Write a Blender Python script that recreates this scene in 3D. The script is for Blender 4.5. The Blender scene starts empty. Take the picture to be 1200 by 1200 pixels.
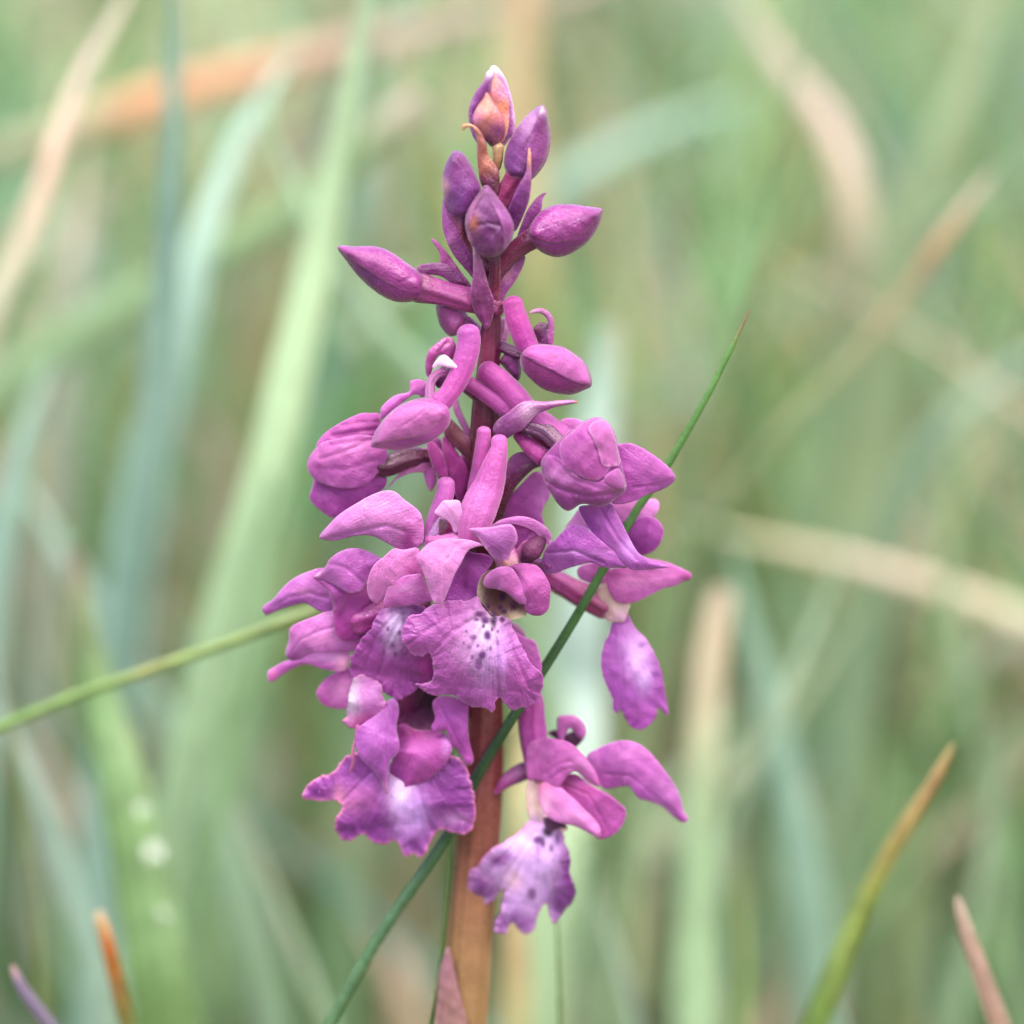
import bpy, math, random
import numpy as np
from mathutils import Vector
from mathutils.geometry import delaunay_2d_cdt

S = bpy.context.scene
COL = S.collection
random.seed(7)
rng = np.random.default_rng(11)

# ------------------------------------------------------------------ camera
W = 0.100            # metres across the frame at the stem
DIST = 0.60
PITCH = math.radians(12)
CZ = 0.150           # height above ground at the middle of the frame
K = W / 1200.0       # one photo pixel at the stem, in metres
Fv = np.array([0, math.cos(PITCH), -math.sin(PITCH)])
Uv = np.array([0, math.sin(PITCH), math.cos(PITCH)])
Rv = np.array([1.0, 0, 0])
CAM = np.array([0, 0, CZ]) - Fv * DIST
cam = bpy.data.cameras.new('camera'); camo = bpy.data.objects.new('camera', cam); COL.objects.link(camo)
camo.location = CAM; camo.rotation_euler = (math.pi/2 - PITCH, 0, 0)
cam.sensor_width = 36; cam.lens = 36 * DIST / W
cam.clip_start = 0.02; cam.clip_end = 200
cam.dof.use_dof = True; cam.dof.focus_distance = DIST - 0.0055; cam.dof.aperture_fstop = 8.3
S.camera = camo
S.render.resolution_x = S.render.resolution_y = 1024

# ------------------------------------------------------------------ light
world = bpy.data.worlds.new('World'); S.world = world; world.use_nodes = True
nt = world.node_tree
sky = nt.nodes.new('ShaderNodeTexSky'); sky.sky_type = 'NISHITA'; sky.sun_disc = False
SUN_EL, SUN_AZ = math.radians(58), math.radians(-50)      # azimuth measured from +Y towards +X
sky.sun_elevation = SUN_EL; sky.sun_rotation = SUN_AZ + math.pi
sky.air_density = 0.9; sky.dust_density = 4.4; sky.ozone_density = 0.8
bg = nt.nodes['Background']; bg.inputs['Strength'].default_value = 0.15
nt.links.new(sky.outputs[0], bg.inputs[0])
sun = bpy.data.lights.new('sun', 'SUN'); suno = bpy.data.objects.new('sun', sun); COL.objects.link(suno)
sun.energy = 1.5; sun.angle = math.radians(25); sun.color = (1.0, 0.96, 0.90)
# the sun stands behind the camera's left shoulder, high up
sd = Vector((math.sin(SUN_AZ)*math.cos(SUN_EL), -math.cos(SUN_AZ)*math.cos(SUN_EL), math.sin(SUN_EL)))
suno.rotation_euler = sd.to_track_quat('Z', 'Y').to_euler()
suno.location = sd * 3
S.view_settings.view_transform = 'Standard'; S.view_settings.look = 'None'
S.view_settings.exposure = 1.68; S.view_settings.gamma = 1.0
S.view_settings.use_curve_mapping = False

# ------------------------------------------------------------------ helpers
def lin(c):
    c = np.asarray(c, float) / 255.0
    return np.where(c <= 0.04045, c / 12.92, ((c + 0.055) / 1.055) ** 2.4)

S0 = CAM + Fv*DIST + Rv*((565-600)*K)
def base_depth(py):
    yy = (600 - py) * K
    return (S0[1] - CAM[1]) / (math.cos(PITCH) + math.sin(PITCH) * yy / DIST)
def P(px, py, z=0.0):
    """photo pixel + offset towards the camera (in pixels at the stem) -> world"""
    px = np.asarray(px, float); py = np.asarray(py, float)
    d = base_depth(py) - np.asarray(z, float) * K
    x = (px - 600) * K * d / DIST; y = (600 - py) * K * d / DIST
    return CAM + d[..., None]*Fv + x[..., None]*Rv + y[..., None]*Uv

def catmull(pts, n, closed=False):
    pts = np.asarray(pts, float)
    if closed:
        Q = np.vstack([pts[-1:], pts, pts[:2]]); m = len(pts)
    else:
        Q = np.vstack([2*pts[0]-pts[1], pts, 2*pts[-1]-pts[-2]]); m = len(pts)-1
    t = np.linspace(0, m, n, endpoint=not closed); i = np.minimum(t.astype(int), m-1); f = (t - i)[:, None]
    p0, p1, p2, p3 = Q[i], Q[i+1], Q[i+2], Q[i+3]
    return 0.5*((2*p1) + (-p0+p2)*f + (2*p0-5*p1+4*p2-p3)*f*f + (-p0+3*p1-3*p2+p3)*f**3)

def wob(x, y, seed=0.0, f=1.0):
    """smooth pseudo noise about -1..1"""
    x = np.asarray(x)*f; y = np.asarray(y)*f
    return (np.sin(x*1.0+seed*1.7+1.3*np.sin(y*0.71+seed)) + np.sin(y*1.13-seed*2.1+1.1*np.sin(x*0.83+seed*0.6))
            + 0.6*np.sin(x*2.1+y*1.7+seed*3.1) + 0.5*np.sin(-x*1.9+y*2.6+seed*5.3)) / 2.6

def seg_dist(p, a, b):
    ab = b-a; t = np.clip(((p[:, None]-a[None])*ab[None]).sum(-1) / np.maximum((ab**2).sum(-1), 1e-9), 0, 1)
    q = a[None] + t[..., None]*ab[None]
    d = np.sqrt(((p[:, None]-q)**2).sum(-1))
    return d, t
def poly_dist(p, poly, closed=False):
    a = poly[:, :2]; b = np.roll(a, -1, 0)
    if not closed: a, b = a[:-1], b[:-1]
    d, t = seg_dist(p, a, b)
    k = d.argmin(1); r = np.arange(len(p))
    return d[r, k], k, t[r, k]
def inside(p, poly):
    x, y = p[:, 0], p[:, 1]; c = np.zeros(len(p), bool)
    a = poly[:, :2]; b = np.roll(a, -1, 0)
    for (x0, y0), (x1, y1) in zip(a, b):
        if y0 == y1: continue
        m = ((y0 > y) != (y1 > y)) & (x < (x1-x0)*(y-y0)/(y1-y0)+x0)
        c ^= m
    return c

def make_mesh(name, V, faces, mat, parent=None, colors=None, uv=None, origin=None, smooth=True):
    """V world coordinates; faces (n,3) or (n,4)"""
    V = np.asarray(V, float)
    org = np.array(origin if origin is not None else (parent['_o'] if parent is not None else (0, 0, 0)), float)
    me = bpy.data.meshes.new(name)
    faces = np.asarray(faces)
    me.from_pydata((V - org).tolist(), [], faces.tolist())
    if smooth: me.polygons.foreach_set('use_smooth', np.ones(len(me.polygons), bool))
    if colors is not None:
        at = me.color_attributes.new('Col', 'FLOAT_COLOR', 'POINT')
        c = np.ones((len(V), 4)); c[:, :3] = colors
        at.data.foreach_set('color', c.ravel())
    if uv is not None:
        l = me.uv_layers.new(name='UVMap')
        vi = np.empty(len(me.loops), int); me.loops.foreach_get('vertex_index', vi)
        l.data.foreach_set('uv', np.asarray(uv)[vi].ravel())
    me.materials.append(mat); me.update()
    o = bpy.data.objects.new(name, me); COL.objects.link(o)
    if parent is not None: o.parent = parent
    else: o.location = org
    o['_o'] = [float(q) for q in org]
    return o

def normals(V, T):
    n = np.cross(V[T[:, 1]]-V[T[:, 0]], V[T[:, 2]]-V[T[:, 0]]); N = np.zeros_like(V)
    for k in range(3): np.add.at(N, T[:, k], n)
    return N / np.maximum(np.linalg.norm(N, axis=1, keepdims=True), 1e-12)

# ------------------------------------------------------------------ materials
def nodes_of(name):
    m = bpy.data.materials.new(name); m.use_nodes = True
    t = m.node_tree; b = t.nodes['Principled BSDF']; return m, t, b, t.nodes['Material Output']
def tissue(name, rough=0.42, spec=0.45, trans=0.22, vein=0.10, mott=0.10, fine=9000, bump=0.25, sheen=0.0, veinscale=(26, 1.5)):
    """plant tissue: vertex colour x mottling x veins, cell-fine bump, some light passing through"""
    m, t, b, out = nodes_of(name); N = t.nodes; L = t.links
    at = N.new('ShaderNodeAttribute'); at.attribute_name = 'Col'
    tc = N.new('ShaderNodeTexCoord')
    n1 = N.new('ShaderNodeTexNoise'); n1.inputs['Scale'].default_value = 450; n1.inputs['Detail'].default_value = 5
    L.new(tc.outputs['Object'], n1.inputs['Vector'])
    uvm = N.new('ShaderNodeMapping'); uvm.inputs['Scale'].default_value = (veinscale[0], veinscale[1], 1)
    L.new(tc.outputs['UV'], uvm.inputs['Vector'])
    n2 = N.new('ShaderNodeTexNoise'); n2.inputs['Scale'].default_value = 1.0; n2.inputs['Detail'].default_value = 3
    L.new(uvm.outputs[0], n2.inputs['Vector'])
    r1 = N.new('ShaderNodeMapRange'); r1.inputs['From Min'].default_value = .3; r1.inputs['From Max'].default_value = .7
    r1.inputs['To Min'].default_value = 1-mott; r1.inputs['To Max'].default_value = 1+mott; L.new(n1.outputs['Fac'], r1.inputs['Value'])
    r2 = N.new('ShaderNodeMapRange'); r2.inputs['From Min'].default_value = .35; r2.inputs['From Max'].default_value = .65
    r2.inputs['To Min'].default_value = 1-vein; r2.inputs['To Max'].default_value = 1+vein; L.new(n2.outputs['Fac'], r2.inputs['Value'])
    mu = N.new('ShaderNodeMath'); mu.operation = 'MULTIPLY'; L.new(r1.outputs[0], mu.inputs[0]); L.new(r2.outputs[0], mu.inputs[1])
    vm = N.new('ShaderNodeVectorMath'); vm.operation = 'SCALE'; L.new(at.outputs['Color'], vm.inputs[0]); L.new(mu.outputs[0], vm.inputs['Scale'])
    L.new(vm.outputs[0], b.inputs['Base Color'])
    n3 = N.new('ShaderNodeTexNoise'); n3.inputs['Scale'].default_value = fine; n3.inputs['Detail'].default_value = 2
    L.new(tc.outputs['Object'], n3.inputs['Vector'])
    n4 = N.new('ShaderNodeTexNoise'); n4.inputs['Scale'].default_value = fine/6; n4.inputs['Detail'].default_value = 3
    L.new(tc.outputs['Object'], n4.inputs['Vector'])
    ad = N.new('ShaderNodeMath'); ad.operation = 'MULTIPLY_ADD'; ad.inputs[1].default_value = 2.0
    L.new(n4.outputs['Fac'], ad.inputs[0]); L.new(n3.outputs['Fac'], ad.inputs[2])
    ad2 = N.new('ShaderNodeMath'); ad2.operation = 'MULTIPLY_ADD'; ad2.inputs[1].default_value = 1.0
    L.new(n2.outputs['Fac'], ad2.inputs[0]); L.new(ad.outputs[0], ad2.inputs[2])
    bp = N.new('ShaderNodeBump'); bp.inputs['Strength'].default_value = bump; bp.inputs['Distance'].default_value = 0.0002
    L.new(ad2.outputs[0], bp.inputs['Height']); L.new(bp.outputs[0], b.inputs['Normal'])
    rr_ = N.new('ShaderNodeMapRange'); rr_.inputs['From Min'].default_value = .35; rr_.inputs['From Max'].default_value = .65
    rr_.inputs['To Min'].default_value = rough-.14; rr_.inputs['To Max'].default_value = rough+.14
    L.new(n4.outputs['Fac'], rr_.inputs['Value']); L.new(rr_.outputs[0], b.inputs['Roughness']); b.inputs['Specular IOR Level'].default_value = spec
    if sheen:
        b.inputs['Sheen Weight'].default_value = sheen; b.inputs['Sheen Roughness'].default_value = .4
    tr = N.new('ShaderNodeBsdfTranslucent'); L.new(vm.outputs[0], tr.inputs['Color'])
    mx = N.new('ShaderNodeMixShader'); mx.inputs[0].default_value = trans
    L.new(b.outputs[0], mx.inputs[1]); L.new(tr.outputs[0], mx.inputs[2]); L.new(mx.outputs[0], out.inputs['Surface'])
    return m
M_PETAL = tissue('petal_tissue', rough=.34, spec=.6, trans=.5, vein=.13, mott=.12, bump=.5, sheen=.55, fine=4500, veinscale=(60, 1.2))
M_BUD = tissue('bud_tissue', rough=.30, spec=.7, trans=.12, vein=.12, mott=.16, bump=.5, sheen=.15, fine=4500, veinscale=(50, 1.2))
M_DARK = tissue('dark_tissue', rough=.55, spec=.25, trans=.02, vein=.2, mott=.3, bump=.5, fine=4500)
M_STEM = tissue('stem_tissue', rough=.38, spec=.5, trans=.06, vein=.12, mott=.12, bump=.25, veinscale=(90, .15))
M_GRASS = tissue('grass_tissue', rough=.40, spec=.5, trans=.38, vein=.13, mott=.10, fine=3000, bump=.2, veinscale=(12, .6))

# ------------------------------------------------------------------ shape builders (frame = zoomed crop: ox, oy, scale)
A = (380, 60, 350/1200); B = (350, 330, 250/1200); C = (540, 330, 280/1200); D = (300, 540, 260/1200)
E = (460, 560, 220/1200); F = (600, 560, 230/1200); G = (330, 740, 270/1200); H = (530, 820, 290/1200)
J = (300, 620, .15); KK = (460, 690, 1/6); LL = (470, 440, 1/6); MM = (520, 60, 140/1200); NN = (480, 230, 160/1200)
Q = (480, 900, .25); O = (0, 0, 1.0)
def fr(f, pts):
    a = np.array(pts, float); a[:, 0] = f[0]+a[:, 0]*f[2]; a[:, 1] = f[1]+a[:, 1]*f[2]; return a

def field(f, outline, spine, drop, p=2.0, n=None, inflate=None, rough=0.0, seed=0.0):
    o = np.array(outline, float); o3 = np.zeros((len(o), 3)); o3[:, :o.shape[1]] = o
    o3[:, :2] = fr(f, o3[:, :2])
    sp = np.array(spine, float); sp[:, :2] = fr(f, sp[:, :2])
    per = np.linalg.norm(np.diff(np.vstack([o3, o3[:1]])[:, :2], axis=0), axis=1).sum()
    ol = catmull(o3, max(int(per/1.0), 24), closed=True)
    if rough:
        s = np.arange(len(ol)); tn = np.roll(ol, -1, 0)[:, :2]-np.roll(ol, 1, 0)[:, :2]
        tn /= np.maximum(np.linalg.norm(tn, axis=1, keepdims=True), 1e-6); nn = np.stack([tn[:, 1], -tn[:, 0]], 1)
        ol[:, :2] += nn * (rough * wob(ol[:, 0], ol[:, 1], seed, .42))[:, None]
    spd = catmull(sp, 24) if len(sp) > 1 else np.vstack([sp, sp+[.01, .01, 0]])
    return dict(ol=ol, sp=spd, drop=drop, p=p, inf=inflate, seed=seed)
def zeval(fd, xy):
    d, k, t = poly_dist(xy, fd['sp']); e, k2, t2 = poly_dist(xy, fd['ol'], True)
    zs = fd['sp'][k, 2]*(1-t) + fd['sp'][np.minimum(k+1, len(fd['sp'])-1), 2]*t
    s = d/np.maximum(d+e, 1e-6)
    dz = fd['ol'][k2, 2]
    if fd['inf']:
        z = zs + fd['inf']*np.sqrt(np.clip(1-s*s, 0, 1)); return z, s, e, zs, dz
    return zs - fd['drop']*s**fd['p'] + dz*s*s, s, e, zs, dz

def warm(c, k='petal'):
    g = c.mean(1, keepdims=True); return (c*.91+g*.09)*(np.array([1.36, 1.27, 1.40]) if k == 'petal' else np.array([.96, .76, .88]))
def shade(xy, s, e, col, edge, spots, frame, k='petal'):
    c = np.repeat(lin(col)[None], len(xy), 0)
    if edge is not None:
        ec, st, w = edge; a = (st*np.exp(-(e/w)**2))[:, None]; c = c*(1-a)+lin(ec)*a
    for sp in spots or []:  # patches hold tissue markings as well as painted highlights and shaded sides
        x, y, r, cc, st = sp[:5]
        if len(sp) > 6: cc = tuple(q*w for q, w in zip(cc, (.74, .4, .74)))
        ry = sp[5] if len(sp) > 5 else r; hard = sp[6] if len(sp) > 6 else 2
        qx = (xy[:, 0]-(frame[0]+x*frame[2]))/(r*frame[2]); qy = (xy[:, 1]-(frame[1]+y*frame[2]))/(ry*frame[2])
        wv = 1+.16*wob(xy[:, 0], xy[:, 1]*.35, x*.01, .55)+.10*wob(xy[:, 0], xy[:, 1], y*.01, .9)
        if len(sp) > 6: qx = qx/1.18; qy = qy/1.18; st = min(1, st*1.1)
        a = (st*np.exp(-((qx*qx+qy*qy)**(hard/2))*wv))[:, None]; c = c*(1-a)+lin(cc)*a
    return warm(c, k)

def petal(f, name, parent, outline, spine, col, drop=6, p=1.7, t=1.5, edge=None, spots=None, h=1.9, inflate=None,
          wave=0.9, hills=None, creases=None, on=None, lift=1.2, base=None, mat=None, rough=0.0, seed=None, ruf=0.0, back=None):
    """a piece of plant tissue with its own outline, relief and real thickness"""
    seed = seed if seed is not None else rng.uniform(0, 50)
    if on is None and drop > 0: drop = drop*.5
    if edge is None: edge = (tuple(.55*q+.45*w for q, w in zip(col, (232, 176, 216))), .5, 1.3)  # default rim highlight, painted as a paler edge colour
    ruf = ruf*.5
    fd = field(f, outline, spine, drop, p, inflate=inflate, rough=rough, seed=seed)
    ol = fd['ol']; n = len(ol)
    lo, hi = ol[:, :2].min(0), ol[:, :2].max(0)
    gx = np.arange(lo[0], hi[0], h); gy = np.arange(lo[1], hi[1], h*.87)
    X, Y = np.meshgrid(gx, gy); X = X + (np.arange(len(gy)) % 2)[:, None]*h/2
    g = np.stack([X.ravel(), Y.ravel()], 1)
    g = g[inside(g, ol)]
    if len(g):
        e, _, _ = poly_dist(g, ol, True); g = g[e > h*(.9 if inflate else .6)]
    extra = []
    if inflate or t > 1.6:                               # rings near the rim
        tn = np.roll(ol, -1, 0)[:, :2]-np.roll(ol, 1, 0)[:, :2]
        tn /= np.maximum(np.linalg.norm(tn, axis=1, keepdims=True), 1e-6); nn = np.stack([-tn[:, 1], tn[:, 0]], 1)
        area = 0.5*np.sum(ol[:, 0]*np.roll(ol[:, 1], -1)-np.roll(ol[:, 0], -1)*ol[:, 1])
        if area < 0: nn = -nn
        for k in ((.35, .9, 1.7) if inflate else (.7,)):
            r = ol[:, :2]+nn*k; ok = inside(r, ol); r = r[ok]
            if len(r):
                e, _, _ = poly_dist(r, ol, True); r = r[e > k*.75]
            extra.append(r)
    pts = np.vstack([ol[:, :2]] + extra + [g])
    res = delaunay_2d_cdt([Vector(q) for q in pts], [], [list(range(n))], 1, 1e-4)
    xy = np.array([tuple(v) for v in res[0]]); T = np.array([list(q) for q in res[2]])
    if on is not None:
        z = zeval(on, xy)[0] + lift; _, s, e, zs, dz = zeval(fd, xy)
        z = z - fd['drop']*s**fd['p']
    else:
        z, s, e, zs, dz = zeval(fd, xy)
    zz = z.copy()
    rel = (wave*wob(xy[:, 0], xy[:, 1], seed, .13)+.22*wave*wob(xy[:, 0], xy[:, 1], seed+9, .33))*(np.minimum(1, e/3) if inflate else 1)
    if ruf:
        _, k2, t2 = poly_dist(xy, ol, True); rel = rel + ruf*s**2.2*(1.2*wob((k2+t2), s*3, seed, .21)+.5*wob((k2+t2), s*2, seed+4, .5))
    for hx in hills or []:
        x, y, r, a = hx; rel = rel + a*np.exp(-(((xy[:, 0]-f[0]-x*f[2])**2+(xy[:, 1]-f[1]-y*f[2])**2)/(r*f[2])**2))
    for cr in creases or []:
        line, dep, wd = cr; dd, _, _ = poly_dist(xy, fr(f, line)); rel = rel - dep*np.exp(-(dd/(wd*.75))**2)*np.minimum(1, e/2)
    zf = z + rel
    bx, by = fr(f, [base if base is not None else spine[0][:2]])[0]
    ang = np.arctan2(xy[:, 1]-by, xy[:, 0]-bx); rad = np.hypot(xy[:, 0]-bx, xy[:, 1]-by)
    # across / along co-ordinates for the veins (across blended so that veins fan out from the base)
    a0 = math.atan2(ol[:, 1].mean()-by, ol[:, 0].mean()-bx); ang = (ang-a0+math.pi) % (2*math.pi)-math.pi
    uv = np.stack([ang*.55 + 3, rad/60], 1)
    c = shade(xy, s, e, col, edge, spots, f, 'bud' if mat is not None else 'petal')
    # orient triangles to face the camera
    Vf = P(xy[:, 0], xy[:, 1], zf)
    tn = np.cross(Vf[T[:, 1]]-Vf[T[:, 0]], Vf[T[:, 2]]-Vf[T[:, 0]]); fl = (tn @ Fv) > 0
    T[fl] = T[fl][:, ::-1]
    if inflate:
        zb = zs - (back if back is not None else inflate)*np.sqrt(np.clip(1-s*s, 0, 1)) + rel*.3
        Vb = P(xy[:, 0], xy[:, 1], np.minimum(zb, zf-.15))
    else:
        N_ = normals(Vf, T); th = t*K*(.35+.65*np.minimum(1, e/2.5)); Vb = Vf - N_*th[:, None]
    nv = len(Vf)
    E_ = np.sort(np.vstack([T[:, [0, 1]], T[:, [1, 2]], T[:, [2, 0]]]), 1)
    dirE = np.vstack([T[:, [0, 1]], T[:, [1, 2]], T[:, [2, 0]]])
    key = E_[:, 0]*nv+E_[:, 1]; _, inv, cnt = np.unique(key, return_inverse=True, return_counts=True)
    bd = dirE[cnt[inv] == 1]
    q1 = np.stack([bd[:, 1], bd[:, 0], bd[:, 0]+nv], 1); q2 = np.stack([bd[:, 1], bd[:, 0]+nv, bd[:, 1]+nv], 1)
    faces = np.vstack([T, T[:, ::-1]+nv, q1, q2])
    o = make_mesh(name, np.vstack([Vf, Vb]), faces, mat or M_PETAL, parent, np.vstack([c, c*.97]), np.vstack([uv, uv]))
    return o, fd

def tube_geo(cl, rad, ref, seg=22, flat=1.0, ribs=0, ramp=0.0, twist=0.0, capa=True, capb=True, capk=.8):
    """closed round-ended tube along world polyline cl with radius rad"""
    cl = np.asarray(cl); rad = np.asarray(rad, float); n = len(cl)
    tg = np.gradient(cl, axis=0); tg /= np.linalg.norm(tg, axis=1, keepdims=True)
    ps, rs, ts, vs = [], [], [], []
    L = np.concatenate([[0], np.cumsum(np.linalg.norm(np.diff(cl, axis=0), axis=1))])
    ks = [.97, .8, .5, .2]
    if capa:
        for k in ks: ps.append(cl[0]-tg[0]*rad[0]*k*capk); rs.append(rad[0]*math.sqrt(1-k*k)); ts.append(tg[0]); vs.append(0)
    for i in range(n): ps.append(cl[i]); rs.append(rad[i]); ts.append(tg[i]); vs.append(L[i])
    if capb:
        for k in ks[::-1]: ps.append(cl[-1]+tg[-1]*rad[-1]*k*capk); rs.append(rad[-1]*math.sqrt(1-k*k)); ts.append(tg[-1]); vs.append(L[-1])
    ps, rs, ts, vs = np.array(ps), np.array(rs), np.array(ts), np.array(vs)
    V = []; UV = []; a = np.linspace(0, 2*math.pi, seg, endpoint=False)
    ref = np.array(ref, float)
    for i in range(len(ps)):
        s = np.cross(ts[i], ref); s /= max(np.linalg.norm(s), 1e-9); b = np.cross(s, ts[i]); ref = b
        r = rs[i]*(1+ramp*np.cos(ribs*a + twist*vs[i]/max(L[-1], 1e-9))) if ribs else rs[i]*np.ones(seg)
        V.append(ps[i]+(np.cos(a)*r)[:, None]*s+(np.sin(a)*r*flat)[:, None]*b)
        UV.append(np.stack([a/(2*math.pi)*.99, np.full(seg, vs[i]*40)], 1))
    m = len(ps); V = np.vstack(V); UV = np.vstack(UV); Fc = []
    for i in range(m-1):
        for j in range(seg):
            k = (j+1) % seg; Fc.append((i*seg+j, i*seg+k, (i+1)*seg+k, (i+1)*seg+j))
    tv = np.repeat(vs/max(L[-1], 1e-9), seg)
    nV = len(V); V = np.vstack([V, ps[:1], ps[-1:]]); UV = np.vstack([UV, UV[:1], UV[-1:]]); tv = np.append(tv, [0, 1])
    Fc = [tuple(x) for x in Fc]
    for j in range(seg):
        k = (j+1) % seg; Fc.append((nV, k, j)); Fc.append((nV+1, (m-1)*seg+j, (m-1)*seg+k))
    return V, Fc, UV, tv

def mesh_mixed(name, V, faces, mat, parent, colors, uv, origin=None):
    org = np.array(origin if origin is not None else (parent['_o'] if parent is not None else (0, 0, 0)), float)
    me = bpy.data.meshes.new(name); me.from_pydata((V-org).tolist(), [], faces)
    me.polygons.foreach_set('use_smooth', np.ones(len(me.polygons), bool))
    at = me.color_attributes.new('Col', 'FLOAT_COLOR', 'POINT'); c = np.ones((len(V), 4)); c[:, :3] = colors
    at.data.foreach_set('color', c.ravel())
    l = me.uv_layers.new(name='UVMap'); vi = np.empty(len(me.loops), int); me.loops.foreach_get('vertex_index', vi)
    l.data.foreach_set('uv', uv[vi].ravel()); me.materials.append(mat)
    o = bpy.data.objects.new(name, me); COL.objects.link(o)
    if parent is not None: o.parent = parent
    else: o.location = org
    o['_o'] = [float(q) for q in org]
    return o

def ramp(tv, stops):
    if not isinstance(stops[0], (tuple, list)): return np.repeat(lin(stops)[None], len(tv), 0)
    if not isinstance(stops[0][1], (tuple, list)): stops = [(i/max(len(stops)-1, 1), c) for i, c in enumerate(stops)]
    xs = [s[0] for s in stops]; cs = np.array([lin(s[1]) for s in stops])
    return np.stack([np.interp(tv, xs, cs[:, k]) for k in range(3)], 1)

def tube(f, name, parent, pts, stops, ribs=0, amp=0.0, flat=1.0, seg=22, mat=None, n=26, twist=0.0, capa=True, capb=True, capk=.8):
    a = np.array(pts, float); a[:, :2] = fr(f, a[:, :2]); a[:, 3] *= f[2]
    c = catmull(a, n); cl = P(c[:, 0], c[:, 1], c[:, 2])
    rw = 1+.035*wob(np.arange(n)*.55, c[:, 1]*.1, c[0, 0])
    V, Fc, UV, tv = tube_geo(cl, np.maximum(c[:, 3]*rw, .3)*K, -Fv, seg, flat, ribs, amp, twist, capa, capb, capk)
    return mesh_mixed(name, V, Fc, mat or M_BUD, parent, warm(ramp(tv, stops), 'petal' if mat is M_PETAL else 'bud'), UV)

# ------------------------------------------------------------------ colours (sRGB of the tissue; pale ones also paint rim highlights)
LIL = (186, 118, 180); PNK = (172, 78, 150); PAL = (206, 146, 190); MAG = (158, 44, 134); PUR = (132, 52, 130)
VIO = (118, 48, 124); DRK = (84, 26, 72); MAR = (98, 36, 56); WHT = (212, 190, 216); CRM = (206, 192, 164)
BLU = (222, 196, 214); SPT = (98, 30, 108); EDG = (214, 130, 178)

# ------------------------------------------------------------------ the orchid
STEM = [(581, 205, 0, 4), (579, 240, 0, 6), (580, 300, 0, 9), (577, 350, 0, 10.5), (575, 400, 0, 11.5), (571, 450, 0, 14), (569, 490, 0, 16.5),
        (566, 560, 0, 18), (563, 620, 0, 18.5), (564, 700, 0, 19), (568, 780, 0, 20), (569, 830, 0, 21), (567, 890, 0, 23.5), (562, 940, 0, 27),
        (559, 1000, 0, 26), (551, 1090, 0, 27), (543, 1200, 0, 28)]
foot = P(*STEM[-1][:2]); foot = np.array([foot[0]-.001, foot[1], 0.0])
orchid = bpy.data.objects.new('orchid', None); COL.objects.link(orchid); orchid.location = foot; orchid['_o'] = [float(x) for x in foot]
orchid['label'] = 'purple orchid spike with buds on top and spotted lips on a reddish stem'; orchid['category'] = 'orchid'
a = np.array(STEM, float); c = catmull(a, 90); cl = P(c[:, 0], c[:, 1], c[:, 2]*0)
low = [cl[-1]+(foot-cl[-1])*t for t in np.linspace(.08, 1, 12)]
low[-1][2] = -.004
cl2 = np.vstack([cl, low]); rr = np.concatenate([c[:, 3]*K, np.full(12, 28*K)])
V, Fc, UV, tv = tube_geo(cl2, rr, -Fv, 44, 1.0, 9, .045, .6)
zt = V[:, 2]; z0, z1, z2, z3 = [P(565, y)[2] for y in (380, 620, 900, 1110)]
cc = np.stack([np.interp(-zt, [-.3, -z0, -z1, -z2, -(z2+z3)/2, -z3, -.05, 0], [v[k] for v in (lin((120, 34, 84)), lin((112, 36, 70)), lin((84, 26, 42)), lin((100, 38, 40)), lin((122, 72, 56)), lin((134, 98, 66)), lin((130, 120, 60)), lin((120, 120, 60)))]) for k in range(3)], 1)
stem = mesh_mixed('stem', V, Fc, M_STEM, orchid, cc, UV*np.array([1, .25]))

def flower(kind, f, pts, stops, label=None, **kw):
    kw.setdefault('ribs', 6); kw.setdefault('amp', .07); kw.setdefault('twist', 4.0); kw.setdefault('seg', 36)
    o = tube(f, kind, orchid, pts, stops, **kw)
    if label: o['label'] = label
    return o

# --- A1: withered bud at the very top
b = flower('bud', MM, [(500, 1220, -4, 40), (540, 1120, -2, 44), (545, 960, 0, 60)], [(110, 50, 70), (196, 160, 96), (206, 180, 120)], 'withered top bud, orange brown inside')
_, f1 = petal(MM, 'sepal', b, [(480, 150), (530, 155), (600, 235), (650, 350), (690, 500), (718, 700), (712, 830), (660, 880), (610, 950), (560, 900), (520, 700), (470, 400), (455, 220)],
              [(520, 230, -8), (600, 500, -3), (630, 850, -2)], PUR, drop=7, edge=((226, 190, 226), .85, 3), spots=[(500, 170, 90, (240, 225, 240), .9)], t=2.5, mat=M_BUD)
petal(MM, 'sepal', b, [(440, 210), (500, 200), (545, 260), (620, 360), (655, 470), (660, 620), (650, 760), (620, 880), (570, 920), (500, 700), (470, 480), (440, 330)],
      [(500, 300, 2), (560, 500, 4), (590, 820, 3)], (206, 130, 130), drop=5, spots=[(590, 560, 90, (214, 140, 70), .8), (620, 760, 70, (206, 176, 90), .9), (490, 330, 60, (240, 190, 150), .7), (600, 400, 80, LIL, .6)], mat=M_BUD)
petal(MM, 'sepal', b, [(430, 210), (480, 195), (505, 240), (480, 320), (470, 400), (380, 520), (320, 640), (300, 740), (330, 800), (400, 870), (430, 940), (380, 980), (320, 900), (270, 800), (248, 650), (262, 540), (320, 410), (400, 300)],
      [(460, 260, 4), (350, 480, 4), (290, 650, 4), (350, 860, 5)], VIO, drop=5, p=1.6, edge=(LIL, .6, 2.5), spots=[(455, 215, 50, (240, 225, 240), .9)], mat=M_BUD)
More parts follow.
